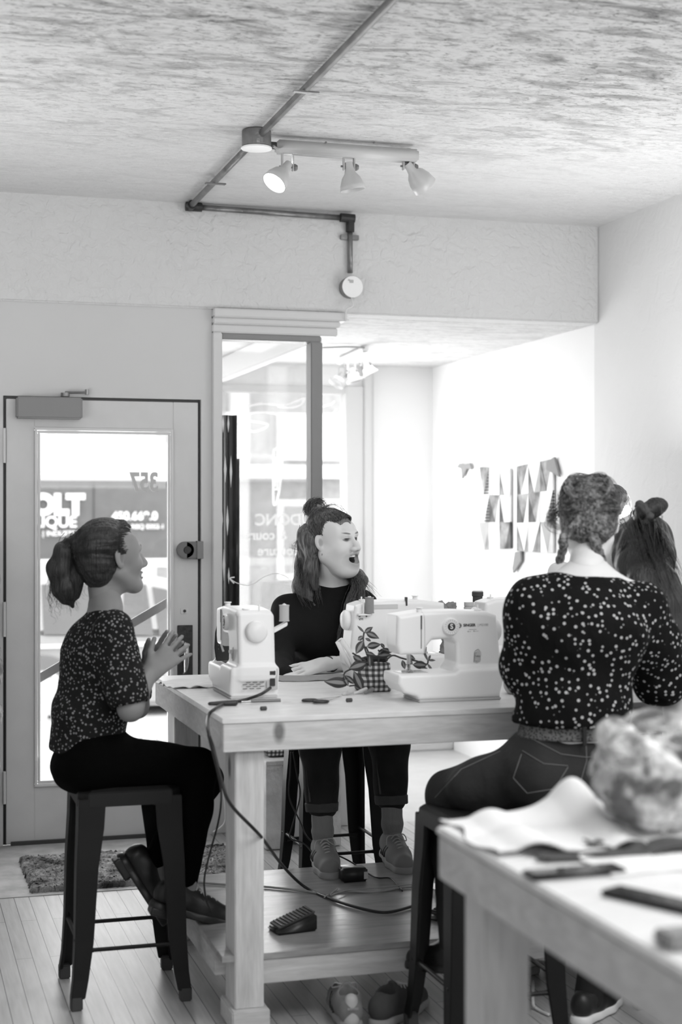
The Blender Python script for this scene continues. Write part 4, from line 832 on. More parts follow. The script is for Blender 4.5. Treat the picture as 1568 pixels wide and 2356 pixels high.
    for s in (-1, 1):
        fr_ += [([t(s*.012, .062, .104), t(s*.025, .02, .124), t(s*.01, -.04, .125), bun], 1, .004, .006), ([t(s*.045, .050, .086), t(s*.055, .010, .106), t(s*.025, -.04, .118), bun], 1.2, .006, .006), ([t(s*.068, .028, .062), t(s*.076, -.006, .082), t(s*.04, -.05, .11), bun], 1.2, .006, .006), ([t(s*.079, .010, .030), t(s*.083, -.025, .055), t(s*.05, -.06, .10), bun], 1.2, .006, .006)]
    strands('hair_strands', M['hair_mid'], crown(Mh, (0, -.078, .115), HL2), cap, 520, .0004, .0009, 22)
    strands('bun', M['hair_mid'], [([bun+V3(-.03, 0, 0), bun+V3(-.02, 0, .03), bun+V3(.01, 0, .04), bun+V3(.035, 0, .02), bun+V3(.015, 0, -.005)], 2, .009, .009), ([bun+V3(.0, 0, .0), bun+V3(-.035, 0, .02), bun+V3(-.03, 0, -.012), bun+V3(.0, 0, -.012)], 2, .008, .008), ([bun+V3(0, 0, 0), bun+V3(.01, 0, .045), bun+V3(.045, 0, .03), bun+V3(.055, 0, -.005)], .4, .003, .004)], cap, 150, .001, .0011, 23, .004, 5)
    A = lambda x, y, Y=5.76: at(x, y, Y)
    LH = SDF(.003); LH.ch([t(-.03, -.085, .02), A(705, 1300, 5.80), A(698, 1350, 5.78), A(722, 1395, 5.70)], [.055, .036, .036, .008], k=.04).ch([t(-.055, -.05, .0), A(716, 1310, 5.72), A(725, 1350, 5.70)], [.035, .024, .014], k=.03)
    LH.ch([t(.05, -.05, -.02), A(826, 1335, 5.74), A(818, 1400, 5.66), A(795, 1445, 5.63)], [.03, .028, .028, .006], k=.03); sdf_obj('long_hair', LH, M['hair_mid'], cap, amp=.003, sc=70, ax=(1, 1, .12), seed=26)
    strands('long_hair', M['hair_mid'], [([t(-.06, -.05, .03), A(712, 1280, 5.72), A(705, 1330, 5.70), A(698, 1370, 5.70)], 3, .010, .016), ([t(-.03, -.10, .04), A(690, 1290, 5.78), A(690, 1350, 5.72), A(715, 1400, 5.68)], 3, .012, .016), ([t(-.06, -.05, .02), A(722, 1300, 5.70), A(728, 1350, 5.68), A(735, 1395, 5.66)], 2, .008, .008),
        ([t(.04, -.04, -.05), A(822, 1325, 5.70), A(840, 1345, 5.66), A(862, 1372, 5.66)], 2, .008, .014), ([t(.04, -.03, -.05), A(815, 1330, 5.68), A(798, 1390, 5.62), A(785, 1450, 5.6), A(780, 1485, 5.6)], 3, .009, .010), ([t(.04, -.03, -.05), A(822, 1335, 5.66), A(828, 1395, 5.62), A(800, 1450, 5.6)], 3, .010, .010)], cap, 420, .0009, .0011, 24, .004, 4)
    strands('flyaway_hair', M['hair_mid'], [([t(-.04, -.09, .05), A(700, 1235), A(678, 1248), A(668, 1262)], 1, .008, .008), ([t(-.04, -.1, .0), A(690, 1262), A(670, 1258), A(678, 1270)], .6, .006, .006), ([bun, A(735, 1172), A(722, 1168), A(718, 1180)], .6, .006, .01), ([bun, A(765, 1160), A(785, 1170), A(790, 1185)], .6, .004, .006), ([t(0, .05, .12), A(800, 1185), A(815, 1205)], .3, .006, .006)], cap, 60, .0008, .0008, 25, .008, 6)
    # band on the wrist, ring
    w = wrL.lerp(at(655, 1548, 5.33), -.06); ax = (wrL-elL).normalized()
    G().lathe(wrL-ax*.012, ax, [(.027, 0), (.029, .002), (.029, .007), (.027, .009)]).build('bracelet', M['black'], p)
    G().lathe(wrL-ax*.032, ax, [(.0285, 0), (.030, .001), (.030, .004), (.0285, .005)]).build('bracelet', M['black'], p)
    return p
# ---------------------------------------------------------------- person 3: back view with braids
def person_braids():
    Yc = 3.98; p = thing('person', 'woman with two braids seen from behind in dark spotted blouse and jeans on the stool', 'person', (1.72, 4.0, .66))
    hc = at(1354, 1205, 4.08); rt = V3(C_, -S_, 0); bk = V3(S_, C_, 0); Mh = basis(bk+rt*.12+V3(0, 0, -.42), V3(0, 0, 1)+bk*.42, hc)
    pel = at(1300, 1758, 3.97); wst = at(1318, 1650, 3.95); chs = at(1342, 1450, 3.93); nkb = at(1348, 1312, 3.98)
    shL = at(1222, 1385, 3.97); shR = at(1476, 1392, 3.93); elL = at(1212, 1535, 4.02); elR = at(1516, 1560, 4.02); wrL = at(1225, 1560, 4.27); wrR = at(1555, 1590, 4.28)
    hipL = at(1238, 1782, 4.0); hipR = at(1365, 1790, 3.92); knL = at(1040, 1828, 4.17); knR = at(1420, 1880, 4.20); anL = at(1040, 2170, 4.12); anR = at(1352, 2300, 4.10)
    S = SDF(.004)
    S.rc(pel, wst, .11, .09, k=.05, n=tuple(rt), fl=1.35).rc(wst, chs, .09, .10, k=.05, n=tuple(rt), fl=1.4).rc(chs, nkb+V3(0, 0, -.03), .09, .055, k=.05, n=tuple(rt), fl=1.6)
    S.rc(shL, shR, .045, k=.06).rc(nkb+V3(0, 0, -.045), shL+V3(0, 0, .018), .042, .030, k=.05).rc(nkb+V3(0, 0, -.045), shR+V3(0, 0, .018), .042, .030, k=.05)
    S.rc(shL, elL, .045, .038, k=.03).rc(elL, wrL, .038, .025, k=.02).rc(shR, elR, .045, .038, k=.03).rc(elR, wrR, .038, .025, k=.02)
    hand(S, wrL, V3(.3, .9, -.05), (0, 0, 1), -1, .17, curl=.3); hand(S, wrR, V3(-.25, .9, -.1), (0, 0, 1), 1, .17, curl=.35)
    for h_, k_, a_ in ((hipL, knL, anL), (hipR, knR, anR)): S.rc(h_, k_, .085, .055, k=.04).rc(k_, a_, .052, .032, k=.02)
    S.rc(nkb+V3(0, 0, -.03), hc+V3(0, 0, -.07), .052, .047, k=.04)
    T = SDF(.0028); head_sdf(T, Mh); T.rc(nkb, hc+V3(0, 0, -.05), .052, .048, k=.03)
    body_obj(p, S, T, M['skin'], face_tone(Mh))
    B = SDF(.0045); rr = tuple(rt)
    B.rc(pel+V3(0, 0, .10), wst+V3(0, 0, .02), .122, .118, k=.05, n=rr, fl=1.22).rc(wst, chs, .108, .120, k=.06, n=rr, fl=1.32).rc(chs, chs.lerp(nkb, .55), .115, .085, k=.06, n=rr, fl=1.5)
    B.rc(shL+V3(0, 0, -.012), shR+V3(0, 0, -.012), .058, k=.06)
    B.rc(shL, elL, .066, .070, k=.05).rc(elL, elL.lerp(wrL, .45), .070, .045, k=.03).rc(shR+V3(0, 0, -.01), shR.lerp(elR, .5), .066, .082, k=.05).rc(shR.lerp(elR, .5), elR, .082, .078, k=.04).rc(elR, elR.lerp(wrR, .5)+V3(0, 0, -.01), .074, .044, k=.04)
    # wide boat neckline
    nk = at(1348, 1275, 3.99); B.rc(at(1285, 1272, 4.0), at(1412, 1275, 4.0), .072, k=.01, op=-1).el(nk+V3(0, .0, .0), (.125, .16, .075), k=.02, op=-1)
    B.half(at(1310, 1668, 3.95), (0, 0, -1), .02)
    bl = sdf_obj('blouse', B, M['blouse3'], p, amp=.005, sc=15, ax=(1.3, 1, .8), seed=31)
    P = SDF(.0045); P.rc(pel+V3(0, 0, .035), pel+rt*.0+V3(0, 0, -.02), .118, .128, k=.05, n=rr, fl=1.32)
    P.el(at(1240, 1790, 3.93), (.095, .10, .085), k=.05).el(at(1375, 1790, 3.93), (.095, .10, .085), k=.05)
    for h_, k_, a_ in ((hipL, knL, anL), (hipR, knR, anR)): P.rc(h_, k_, .100, .072, k=.06).rc(k_, k_.lerp(a_, .4), .068, .056, k=.03).rc(k_.lerp(a_, .4), a_, .056, .040, k=.02)
    P.el(at(1120, 1810, 4.06), (.12, .07, .075), k=.06).half(at(1310, 1688, 3.95), (0, 0, 1), .006)
    jn = sdf_obj('jeans', P, M['jeans'], p, amp=.003, sc=18, seed=33)
    WB = SDF(.004); WB.rc(at(1310, 1692, 3.955), at(1310, 1668, 3.955), .114, .108, k=.0, n=rr, fl=1.32).half(at(1310, 1663, 3.95), (0, 0, 1)).half(at(1310, 1695, 3.95), (0, 0, -1)); sdf_obj('lace_waistband', WB, dots('lace_trim', .12, .03, 160, .4), p)
    # jeans details, stitched pocket and belt loop laid on the surface by ray casting
    bv = None
    def onto(x, y, off=.0015):
        o = V3(0, 0, H); d = (at(x, y, 3.9)-o).normalized(); inv = root_m(p).inverted(); ok, loc, nr, ix = jn.ray_cast(inv @ o, inv.to_3x3() @ d)
        return (root_m(p) @ loc)-d*off if ok else None
    def stitch(pts, r=.0013, nm='stitching'):
        q = [onto(x, y) for x, y in pts]; q = [a for a in q if a is not None]
        if len(q) > 1: G().tube(q, r, 5).build(nm, M['stitch'], jn)
    def li(a, b, n=8): return [(a[0]+(b[0]-a[0])*i/n, a[1]+(b[1]-a[1])*i/n) for i in range(n+1)]
    stitch(li((1201, 1727), (1250, 1757))+li((1250, 1757), (1306, 1762))); stitch(li((1199, 1735), (1180, 1790))+li((1180, 1790), (1212, 1825))+li((1212, 1825), (1275, 1815))+li((1275, 1815), (1306, 1765)))
    stitch(li((1347, 1700), (1349, 1750))+li((1349, 1750), (1330, 1815))); stitch(li((1205, 1690), (1290, 1735))+li((1290, 1735), (1345, 1742))+li((1345, 1742), (1400, 1740)))
    stitch(li((1150, 1728), (1060, 1770))+li((1060, 1770), (1000, 1835)))
    q = onto(1345, 1672); q = q or at(1345, 1680, 3.84)
    G().prism([at(1340, 1672, q.y-.012), at(1349, 1672, q.y-.012), at(1350, 1716, q.y-.012), at(1341, 1716, q.y-.012)], (0, .006, 0)).build('belt_loop', M['jeans'], jn, .001)
    sneaker(p, anL+V3(0, -.0, -.085), V3(-.35, .9, -.15), V3(0, .1, 1), .25, M['blackshoe'], mm=M['black'], stripes=False, laces=False)
    sneaker(p, V3(anR.x, anR.y, .003), V3(.75, .6, 0), V3(0, 0, 1), .25, M['blackshoe'], mm=M['white'], stripes=False)
    Hh = SDF(.0028); hair_cap(Hh, Mh, .012, front=(0, .13, -.06), fr=(.13, .085, .13)); Hh.M = Mh; Hh.el((0, -.075, -.045), (.05, .035, .045), k=.03).el((0, -.09, -.12), (.05, .06, .045), k=.02, op=-1)
    Hh.rc((0, -.125, .02), (0, -.06, .135), .004, k=.006, op=-1); Hh.M = None
    cap = sdf_obj('hair', Hh, M['hair_light'], p, amp=.0035, sc=90, seed=35, relax=0)
    def braid(pts, r, nm='braid'):
        P_ = bez(pts, 8); g = SDF(.0028); n = len(P_)
        for st in (0, 2.09, 4.19):
            L = []; up = V3(0, 0, 1)
            for i, q in enumerate(P_):
                tt = (P_[min(i+1, n-1)]-P_[max(i-1, 0)]).normalized(); u = tt.cross(V3(0, 1, .3)).normalized(); w_ = tt.cross(u); ph = i*.62+st; L.append(q+u*math.cos(ph)*r*.62+w_*math.sin(2*ph)*r*.3)
            g.ch(L, [r*.62*(1-.25*i/n) for i in range(n)], k=.003)
        return sdf_obj(nm, g, M['hair_light'], cap, amp=.001, sc=200, seed=36)
    braid([Mh @ V3(-.035, .01, .128), Mh @ V3(-.05, -.06, .112), Mh @ V3(-.055, -.112, .05), at(1300, 1235, 3.99), at(1293, 1262, 3.99), at(1287, 1292, 4.01)][:3]+[at(1302, 1228, 3.985), at(1296, 1258, 3.99), at(1286, 1292, 4.02)], .0125)
    braid([Mh @ V3(.035, .01, .128), Mh @ V3(.05, -.06, .112), Mh @ V3(.052, -.112, .05), at(1362, 1228, 3.975), at(1372, 1262, 3.97), at(1385, 1295, 3.985)], .0145)
    sk = []
    for a in range(14):
        an_ = -1.25+a*.19; sk.append(([Mh @ V3(.088*math.sin(an_), -.02-.06*abs(math.cos(an_)), .06+.07*math.cos(an_)), Mh @ V3(.098*math.sin(an_), -.03-.08*math.cos(an_), .07+.07*math.cos(an_))], 1, .008, .008))
    strands('frizzy_hair', M['hair_light'], [([Mh @ V3(.085, .0, .05), Mh @ V3(.105, .0, .0), at(1425, 1262, 4.1)], 3, .012, .014), ([Mh @ V3(-.02, -.1, -.03), Mh @ V3(0, -.12, .02), Mh @ V3(.02, -.11, .06)], 3, .03, .03)], cap, 150, .002, .0006, 37, .005, 12)
    strands('flyaway_hair', M['hair_light'], [([Mh @ V3(.086*math.sin(a), -.02-.05*b, .035+.088*math.cos(a)), Mh @ V3(.096*math.sin(a+.12), -.02-.05*b, .038+.094*math.cos(a+.12)), Mh @ V3(.095*math.sin(a+.3), -.02-.05*b, .036+.096*math.cos(a+.3))], 1, .004, .004) for a in (-1.5, -1.1, -.7, -.3, 0, .3, .7, 1.0, 1.4) for b in (0, .6)], cap, 60, .0008, .0005, 38, .003, 5)
    wv = [([Mh @ V3(0, p_[0], p_[1]), Mh @ V3(s*.045, p_[0]*.92-.012, p_[1]*.93+.006), Mh @ V3(s*.078, p_[0]*.5-.045, p_[1]*.45+.0), Mh @ V3(s*.052, -.098, -.045)], 1, .004, .008) for s in (-1, 1) for p_ in ((.045, .128), (.01, .138), (-.03, .136), (-.065, .120), (-.095, .092), (-.115, .055), (-.122, .02), (-.118, -.01))]
    strands('wavy_strands', M['hair_light'], wv, cap, 520, .0009, .0012, 39, .004, 5)
    G().tube(bez([nkb+V3(-.055, -.02, .012), nkb+V3(-.02, -.058, -.004), nkb+V3(.03, -.06, -.004), nkb+V3(.055, -.02, .012)], 8), .0007, 4).build('necklace', M['chrome'], p)
    return p
# ---------------------------------------------------------------- person 4: long black hair, right edge
def person_black_hair():
    p = thing('person', 'person with long black hair and scrunchie bending over the table at the right edge', 'person', (2.33, 4.0, .66)); rt = V3(C_, -S_, 0); bk = V3(S_, C_, 0)
    hc = at(1470, 1292, 4.28); Mh = basis(bk*.6-rt*.55+V3(0, 0, -.55), V3(0, 0, 1)+bk*.5-rt*.2, hc); nkb = at(1503, 1380, 4.16)
    pel = V3(2.34, 3.98, .78); chs = at(1625, 1520, 4.10); shL = at(1535, 1425, 4.20); shR = at(1690, 1440, 4.05); elL = at(1585, 1560, 4.28); wrL = at(1556, 1592, 4.42); elR = at(1680, 1560, 4.15); wrR = at(1600, 1585, 4.42)
    S = SDF(.005); S.rc(pel, chs, .10, .10, k=.05, n=tuple(rt), fl=1.35).rc(chs, nkb, .09, .05, k=.05, n=tuple(rt), fl=1.4).rc(shL, elL, .042, .036, k=.03).rc(elL, wrL, .036, .025, k=.02).rc(shR, elR, .042, .036, k=.03).rc(elR, wrR, .036, .025, k=.02).rc(nkb, hc+V3(0, 0, -.05), .05, .05, k=.04)
    hand(S, wrL, V3(-.45, .5, -.1), (0, 0, 1), -1, .17, curl=.3); hand(S, wrR, V3(-.5, .7, -.1), (0, 0, 1), 1, .17, curl=.3)
    for x in (2.22, 2.42): S.rc((x+.02, 3.98, .75), (x, 4.20, .70), .085, .055, k=.04).rc((x, 4.20, .70), (x, 4.16, .12), .05, .032, k=.02)
    T = SDF(.003); head_sdf(T, Mh); T.rc(nkb, hc+V3(0, 0, -.03), .052, .048, k=.03); body_obj(p, S, T, M['skin'], face_tone(Mh))
    B = SDF(.0045); B.rc(pel, chs, .115, .115, k=.05, n=tuple(rt), fl=1.3).rc(chs, chs.lerp(nkb, .5), .11, .08, k=.05, n=tuple(rt), fl=1.4).rc(shL, shL.lerp(elL, .75), .055, .075, k=.05).rc(shR, elR, .055, .06, k=.05); sdf_obj('top', B, M['shirtw'], p, amp=.004, sc=18, seed=41)
    P = SDF(.006); P.rc(pel, pel+V3(0, 0, -.01), .13, k=.04, n=(1, 0, 0), fl=1.35)
    for x in (2.22, 2.42): P.rc((x+.02, 3.98, .755), (x, 4.20, .705), .092, .066, k=.04).rc((x, 4.20, .70), (x, 4.16, .13), .06, .042, k=.02)
    sdf_obj('trousers', P, M['pants'], p)
    for x in (2.22, 2.42): sneaker(p, V3(x, 4.15, .003), V3(-.1, 1, 0), V3(0, 0, 1), .25, M['blackshoe'], mm=M['white'], stripes=False)
    Hh = SDF(.003); hair_cap(Hh, Mh, .012, front=(0, .13, -.07), fr=(.11, .08, .12)); A = lambda x, y, Y=4.2: at(x, y, Y)
    Hh.ch([Mh @ V3(0, -.06, .04), A(1486, 1300, 4.18), A(1503, 1350, 4.10), A(1530, 1400, 4.06), A(1562, 1460, 4.04), A(1590, 1530, 4.04)], [.075, .076, .074, .068, .056, .02], k=.04, n=(0, 1, 0), fl=.6)
    Hh.ch([Mh @ V3(.05, 0, .0), A(1455, 1300, 4.2), A(1475, 1370, 4.15)], [.05, .042, .02], k=.03)
    cap = sdf_obj('hair', Hh, M['hair_black'], p, amp=.003, sc=55, ax=(1, 1, .15), seed=42)
    strands('loose_hair', M['hair_black'], [([A(1480, 1210), A(1500, 1290, 4.1), A(1530, 1380, 4.05), A(1565, 1480, 4.03)], 4, .030, .025), ([A(1495, 1205), A(1535, 1270, 4.1), A(1575, 1360, 4.05)], 2, .010, .010), ([A(1500, 1380, 4.08), A(1530, 1430, 4.06), A(1540, 1500, 4.05)], 3, .015, .014), ([A(1440, 1250), A(1428, 1300), A(1440, 1345)], 1, .008, .012)], cap, 260, .001, .0011, 43, .004, 4)
    bc = A(1478, 1180, 4.2); ax = (A(1525, 1160, 4.2)-bc).normalized(); Sc = SDF(.0028)
    for k in range(9): a = k*.7; u = ax.cross(V3(0, 1, 0)).normalized(); q = bc+u*math.cos(a)*.026+V3(0, 1, 0)*math.sin(a)*.026+ax*(.006*math.sin(k*2.3)); Sc.el(q, (.015, .015, .013), k=.006)
    sdf_obj('scrunchie', Sc, M['dfabric'], cap, amp=.002, sc=90); Bn = SDF(.003); Bn.ch([bc, bc+ax*.045, bc+ax*.066], [.018, .026, .021], k=.02); Bn.rc(Mh @ V3(0, -.06, .09), bc, .045, .02, k=.03); sdf_obj('bun', Bn, M['hair_black'], cap, amp=.0015, sc=80)
    return p
def person_hidden():
    p = thing('person', 'person with dark pinned-up hair mostly hidden behind the woman with braids', 'person', (2.83, 5.8, .66)); rt = V3(C_, -S_, 0); bk = V3(S_, C_, 0)
    hc = at(1402, 1192, 5.55); Mh = basis(-bk+V3(0, 0, -.35)-rt*.2, V3(0, 0, 1)-bk*.3, hc); nkb = hc+V3(0, .1, -.17); pel = V3(2.84, 5.80, .78); chs = nkb+V3(0, .03, -.22)
    shL = nkb+V3(.17, .0, -.06); shR = nkb+V3(-.17, .0, -.06); elL = shL+V3(.05, -.12, -.24); elR = shR+V3(-.04, -.12, -.24); wrL = V3(elL.x-.08, 5.35, .955); wrR = V3(elR.x+.05, 5.35, .955)
    S = SDF(.005); S.rc(pel, chs, .10, .10, k=.05, n=(1, 0, 0), fl=1.4).rc(chs, nkb, .09, .05, k=.05, n=(1, 0, 0), fl=1.5)
    for a, b, c in ((shL, elL, wrL), (shR, elR, wrR)): S.rc(a, b, .042, .036, k=.03).rc(b, c, .036, .025, k=.02)
    hand(S, wrL, V3(-.3, -.9, -.1), (0, 0, 1), -1, .17, curl=.3); hand(S, wrR, V3(.3, -.9, -.1), (0, 0, 1), 1, .17, curl=.3)
    for x in (2.74, 2.94): S.rc((x, 5.8, .75), (x, 5.52, .70), .085, .055, k=.04).rc((x, 5.52, .70), (x, 5.5, .1), .05, .032, k=.02)
    T = SDF(.003); head_sdf(T, Mh); T.rc(nkb, hc+V3(0, .02, -.05), .052, .048, k=.03); body_obj(p, S, T, M['skin'], face_tone(Mh))
    B = SDF(.006); B.rc(pel, chs, .115, .12, k=.05, n=(1, 0, 0), fl=1.35).rc(chs, chs.lerp(nkb, .5), .11, .08, k=.05, n=(1, 0, 0), fl=1.5)
    for a, b in ((shL, elL), (shR, elR)): B.rc(a, b, .055, .055, k=.05)
    sdf_obj('top', B, M['shirtw'], p, amp=.004, sc=18)
    P = SDF(.006); P.rc(pel, pel+V3(0, 0, -.01), .13, k=.04, n=(1, 0, 0), fl=1.35)
    for x in (2.74, 2.94): P.rc((x, 5.8, .755), (x, 5.52, .705), .092, .066, k=.04).rc((x, 5.52, .70), (x, 5.5, .06), .06, .042, k=.02)
    sdf_obj('trousers', P, M['pants'], p)
    for x in (2.74, 2.94): sneaker(p, V3(x, 5.5, .003), V3(0, -1, 0), V3(0, 0, 1), .25, M['blackshoe'], mm=M['white'], stripes=False)
    Hh = SDF(.003); hair_cap(Hh, Mh, .012, front=(0, .125, -.05), fr=(.10, .08, .12)); cap = sdf_obj('hair', Hh, M['hair_dark'], p, amp=.002, sc=80)
    c = at(1416, 1136, 5.6); G().box(-.02, .02, -.012, .012, -.012, .014, 0, Matrix.Translation(c) @ Matrix.Rotation(.4, 4, 'Y')).build('hair_clip', M['black'], cap, .003)
    strands('loose_hair', M['hair_dark'], [([c, at(1432, 1148, 5.6), at(1434, 1165, 5.6), at(1428, 1170, 5.6)], 1, .003, .004)], cap, 14, .0006, .001, 52)
    return p


person_ponytail()
person_laughing()
person_braids()
person_black_hair()
person_hidden()
# ================================================================== sewing machines
def sewing_machine(label, loc, rz, logo=False, dial=True, pin_tray=False, colour='white', name_back=None):
    t = thing('sewing_machine', label, 'sewing machine', loc, rz, 'white sewing machines on the long table'); m = M[colour]
    S = SDF(.0028)
    base = [(.066, 0.008), (.338, 0.008), (.337, .018), (.352, .075), (.352, .1), (.2, .1), (.185, .089), (.0, .088), (-.002, .06), (.018, .031), (.06, .018)]
    up = [(.19, .06), (.352, .06), (.352, .1), (.335, .266), (.30, .277), (.2, .281), (.09, .280), (.005, .269), (.003, .175), (.014, .147), (.094, .146), (.103, .172), (.119, .190), (.185, .194), (.197, .18), (.199, .12), (.19, .1)]
    S.pg(base, -.085, .075, .012, k=.0).pg(up, -.058, .062, .013, k=.018); S.rc((.17, 0, .092), (.19, 0, .092), .02, .02, k=.03) if 0 else None
    body = sdf_obj('body', S, m, t, local=True)
    G().prism([(.066, -.083, 0), (.340, -.083, 0), (.340, .073, 0), (.066, .073, 0)], (0, 0, .009)).build('base_plate', M['lightgrey'], t, .003, local=True)
    G().lathe((.336, 0, .212), (1, 0, 0), [(.020, 0), (.032, .004), (.036, .012), (.034, .022), (.026, .029), (.006, .031)], 32).build('handwheel', m, t, smooth=True, local=True)
    if dial:
        d_ = G().lathe((.178, -.055, .232), (0, -1, 0), [(.027, 0), (.027, .010), (.024, .014), (.001, .014)], 32).build('stitch_dial', m, t, smooth=False, local=True)
        G().lathe((.178, -.069, .232), (0, -1, 0), [(.0125, 0), (.0125, .0012)], 24).build('dial_emblem', M['print'], d_, local=True)
        g = G()
        for k in range(18): a = k*math.pi/9; c = Vector((.178+.0195*math.cos(a), -.0695, .232+.0195*math.sin(a))); e = Vector((math.cos(a), 0, math.sin(a)))*.003; g.tube([c-e, c+e], .0006, 4)
        g.build('dial_ticks', M['greyprint'], d_, local=True)
        text('dial_letter', 'S', M['white'], frame((.178, -.0705, .232), (1, 0, 0), (0, 0, 1), (0, -1, 0)), .022, d_, .0004, True, .0006)
        G().prism([(.256, -.0555, .118), (.266, -.0555, .112), (.278, -.0555, .118), (.280, -.0555, .150), (.270, -.0555, .160), (.258, -.0555, .152)], (0, -.004, 0)).build('lever_slot', M['lightgrey'], t, .0015, local=True)
        G().box(.260, .276, -.071, -.059, .138, .150).box(.260, .274, -.064, -.059, .120, .138).build('reverse_lever', M['white2'], t, .002, local=True)
        G().box(.0805, .083, -.0592, -.0575, .165, .268).build('thread_slot', M['grey'], t, local=True); G().box(.080, .084, -.0600, -.0575, .225, .268).build('thread_slot', M['dark'], t, local=True)
        for zz in (.268,): G().tube(bez([(.092, -.0585, .150), (.0935, -.059, .2), (.092, -.0585, .262), (.086, -.05, .279)], 6), .0012, 5).build('cover_seam', M['lightgrey'], t, local=True)
    if logo:
        fr_ = lambda x, z: frame((x, -.0592, z), (1, 0, .0), (0, 0, 1), (0, -1, 0))
        G().lathe((.2075, -.058, .234), (0, -1, 0), [(.0075, 0), (.0075, .0014)], 20).build('emblem', M['print'], t, local=True)
        text('emblem_letter', 'S', M['white'], frame((.2075, -.0602, .234), (1, 0, 0), (0, 0, 1), (0, -1, 0)), .013, t, .0003, True, .0004)
        text('lettering', 'SINGER', M['print'], fr_(.2415, .2345), .0122, t, .0004, True, .0003); text('lettering', '| M2100', M['greyprint'], fr_(.287, .2345), .0108, t, .0003, True)
        G().box(.240, .265, -.0593, -.058, .2205, .2220).box(.236, .239, -.0593, -.058, .2135, .2165).box(.240, .247, -.0593, -.058, .2145, .2155).box(.255, .259, -.0593, -.058, .2140, .2175).box(.260, .272, -.0593, -.058, .2150, .2160).build('small_print', M['greyprint'], t, local=True)
    nd = G().cyl((.060, -.012, .150), (.060, -.012, .115), .004).cyl((.060, -.012, .118), (.060, -.012, .088), .0012).build('needle_bar', M['chrome'], t, local=True)
    G().cyl((.060, .006, .150), (.060, .006, .100), .004).box(.050, .070, -.022, .012, .090, .094).box(.054, .066, -.002, .010, .094, .112).build('presser_foot', M['chrome'], t, .001, local=True)
    G().box(.02, .11, -.045, .03, .0875, .0892).build('needle_plate', M['chrome'], t, .0005, local=True)
    G().cyl((.083, -.035, .279), (.083, -.035, .287), .009).lathe((.083, -.035, .287), (0, 0, 1), [(.005, 0), (.012, .002), (.012, .005)]).build('thread_guide', m, t, local=True)
    G().cyl((.30, .02, .274), (.30, .02, .294), .0028).lathe((.285, -.02, .276), (0, 0, 1), [(.008, 0), (.012, .002), (.012, .006)]).build('bobbin_winder', m, t, local=True)
    if pin_tray:
        G().prism([(.30, .060, .205), (.335, .060, .205), (.335, .105, .228), (.30, .105, .228)], (0, 0, .012)).cyl((.3175, .098, .238), (.3175, .098, .30), .002).build('spool_tray', m, t, .002, local=True)
        g = G()
        for r in range(7):
            for c in range(3): y = -.045+.022*c+(.011 if r % 2 else 0); g.box(.3495, .3525, y, y+.014, .032+.0065*r, .0345+.0065*r)
        g.build('air_vents', M['grey'], t, local=True)
        G().box(.350, .354, .032, .068, .028, .095).build('socket_panel', M['white2'], t, .001, local=True); G().box(.352, .357, .040, .060, .074, .088).box(.352, .360, .042, .058, .040, .064).build('power_socket', M['black'], t, .001, local=True)
        G().tube([(.07, -.03, .2), (.055, -.052, .15), (.06, -.045, .125)], .004).build('threader', m, t, local=True)
    if name_back:
        B = lambda x, z: frame((x, .0632, z), (-1, 0, 0), (0, 0, 1), (0, 1, 0))
        text('lettering', 'VM', M['print'], B(.315, .218), .012, t, .0003, True); text('lettering', 'SINGER', M['print'], B(.05, .236), .010, t, .0003, True, .0002)
        G().box(.18, .27, .0612, .0640, .252, .268).build('handle_recess', M['lightgrey'], t, .001, local=True)
        G().box(.285, .33, .061, .085, .232, .238).cyl((.31, .075, .238), (.31, .075, .29), .0022).cyl((.288, .075, .238), (.288, .075, .282), .0018).build('spool_rest', m, t, .0015, local=True)
        for x in (.295, .32): G().cyl((x, .062, .228), (x, .0645, .228), .003).build('screw', M['grey'], t, local=True)
        G().box(.145, .151, .05, .064, .262, .292).build('thread_clip', M['dark'], t, local=True)
    return t
x0 = at(894, 1600, 4.44).x+.033
sewing_machine('white sewing machine with dial and printed name facing the camera at the front table edge', (x0, 4.525, TZ), 0, logo=True)
sewing_machine('white sewing machine seen from its handwheel end at the left of the table', (1.105, 5.03, TZ), -math.pi/2, pin_tray=True)
sewing_machine('white sewing machine seen from the back with spool, in front of the laughing woman', (1.875, 5.10, TZ), math.pi, dial=False, name_back=True)
sewing_machine('white sewing machine partly hidden behind the left arm of the woman with braids', (2.367, 5.12, TZ), math.pi, dial=False)
sewing_machine('white sewing machine behind the right arm of the woman with braids', (at(1478, 1600, 4.5).x, 4.58, TZ), 0)
def spool(c, r, h, label, m=None):
    t = thing('thread_spool', label, 'thread spool', c); G().lathe(c, (0, 0, 1), [(r, 0), (r, .003), (r*.93, .004), (r*.93, h-.004), (r, h-.003), (r, h)]).build('thread', m or M['thread'], t, smooth=False)
    G().cyl(Vector(c)+V3(0, 0, h), Vector(c)+V3(0, 0, h+.003), r*.35).build('spool_end', M['white'], t); return t
spool((1.105+.098, 5.03-.3175, TZ+.241), .0165, .052, 'pale thread spool on the spool pin of the left sewing machine')
spool((1.875-.288, 5.10-.075, TZ+.240), .0165, .055, 'grey thread spool standing behind the rear sewing machine', M['gfabric'])
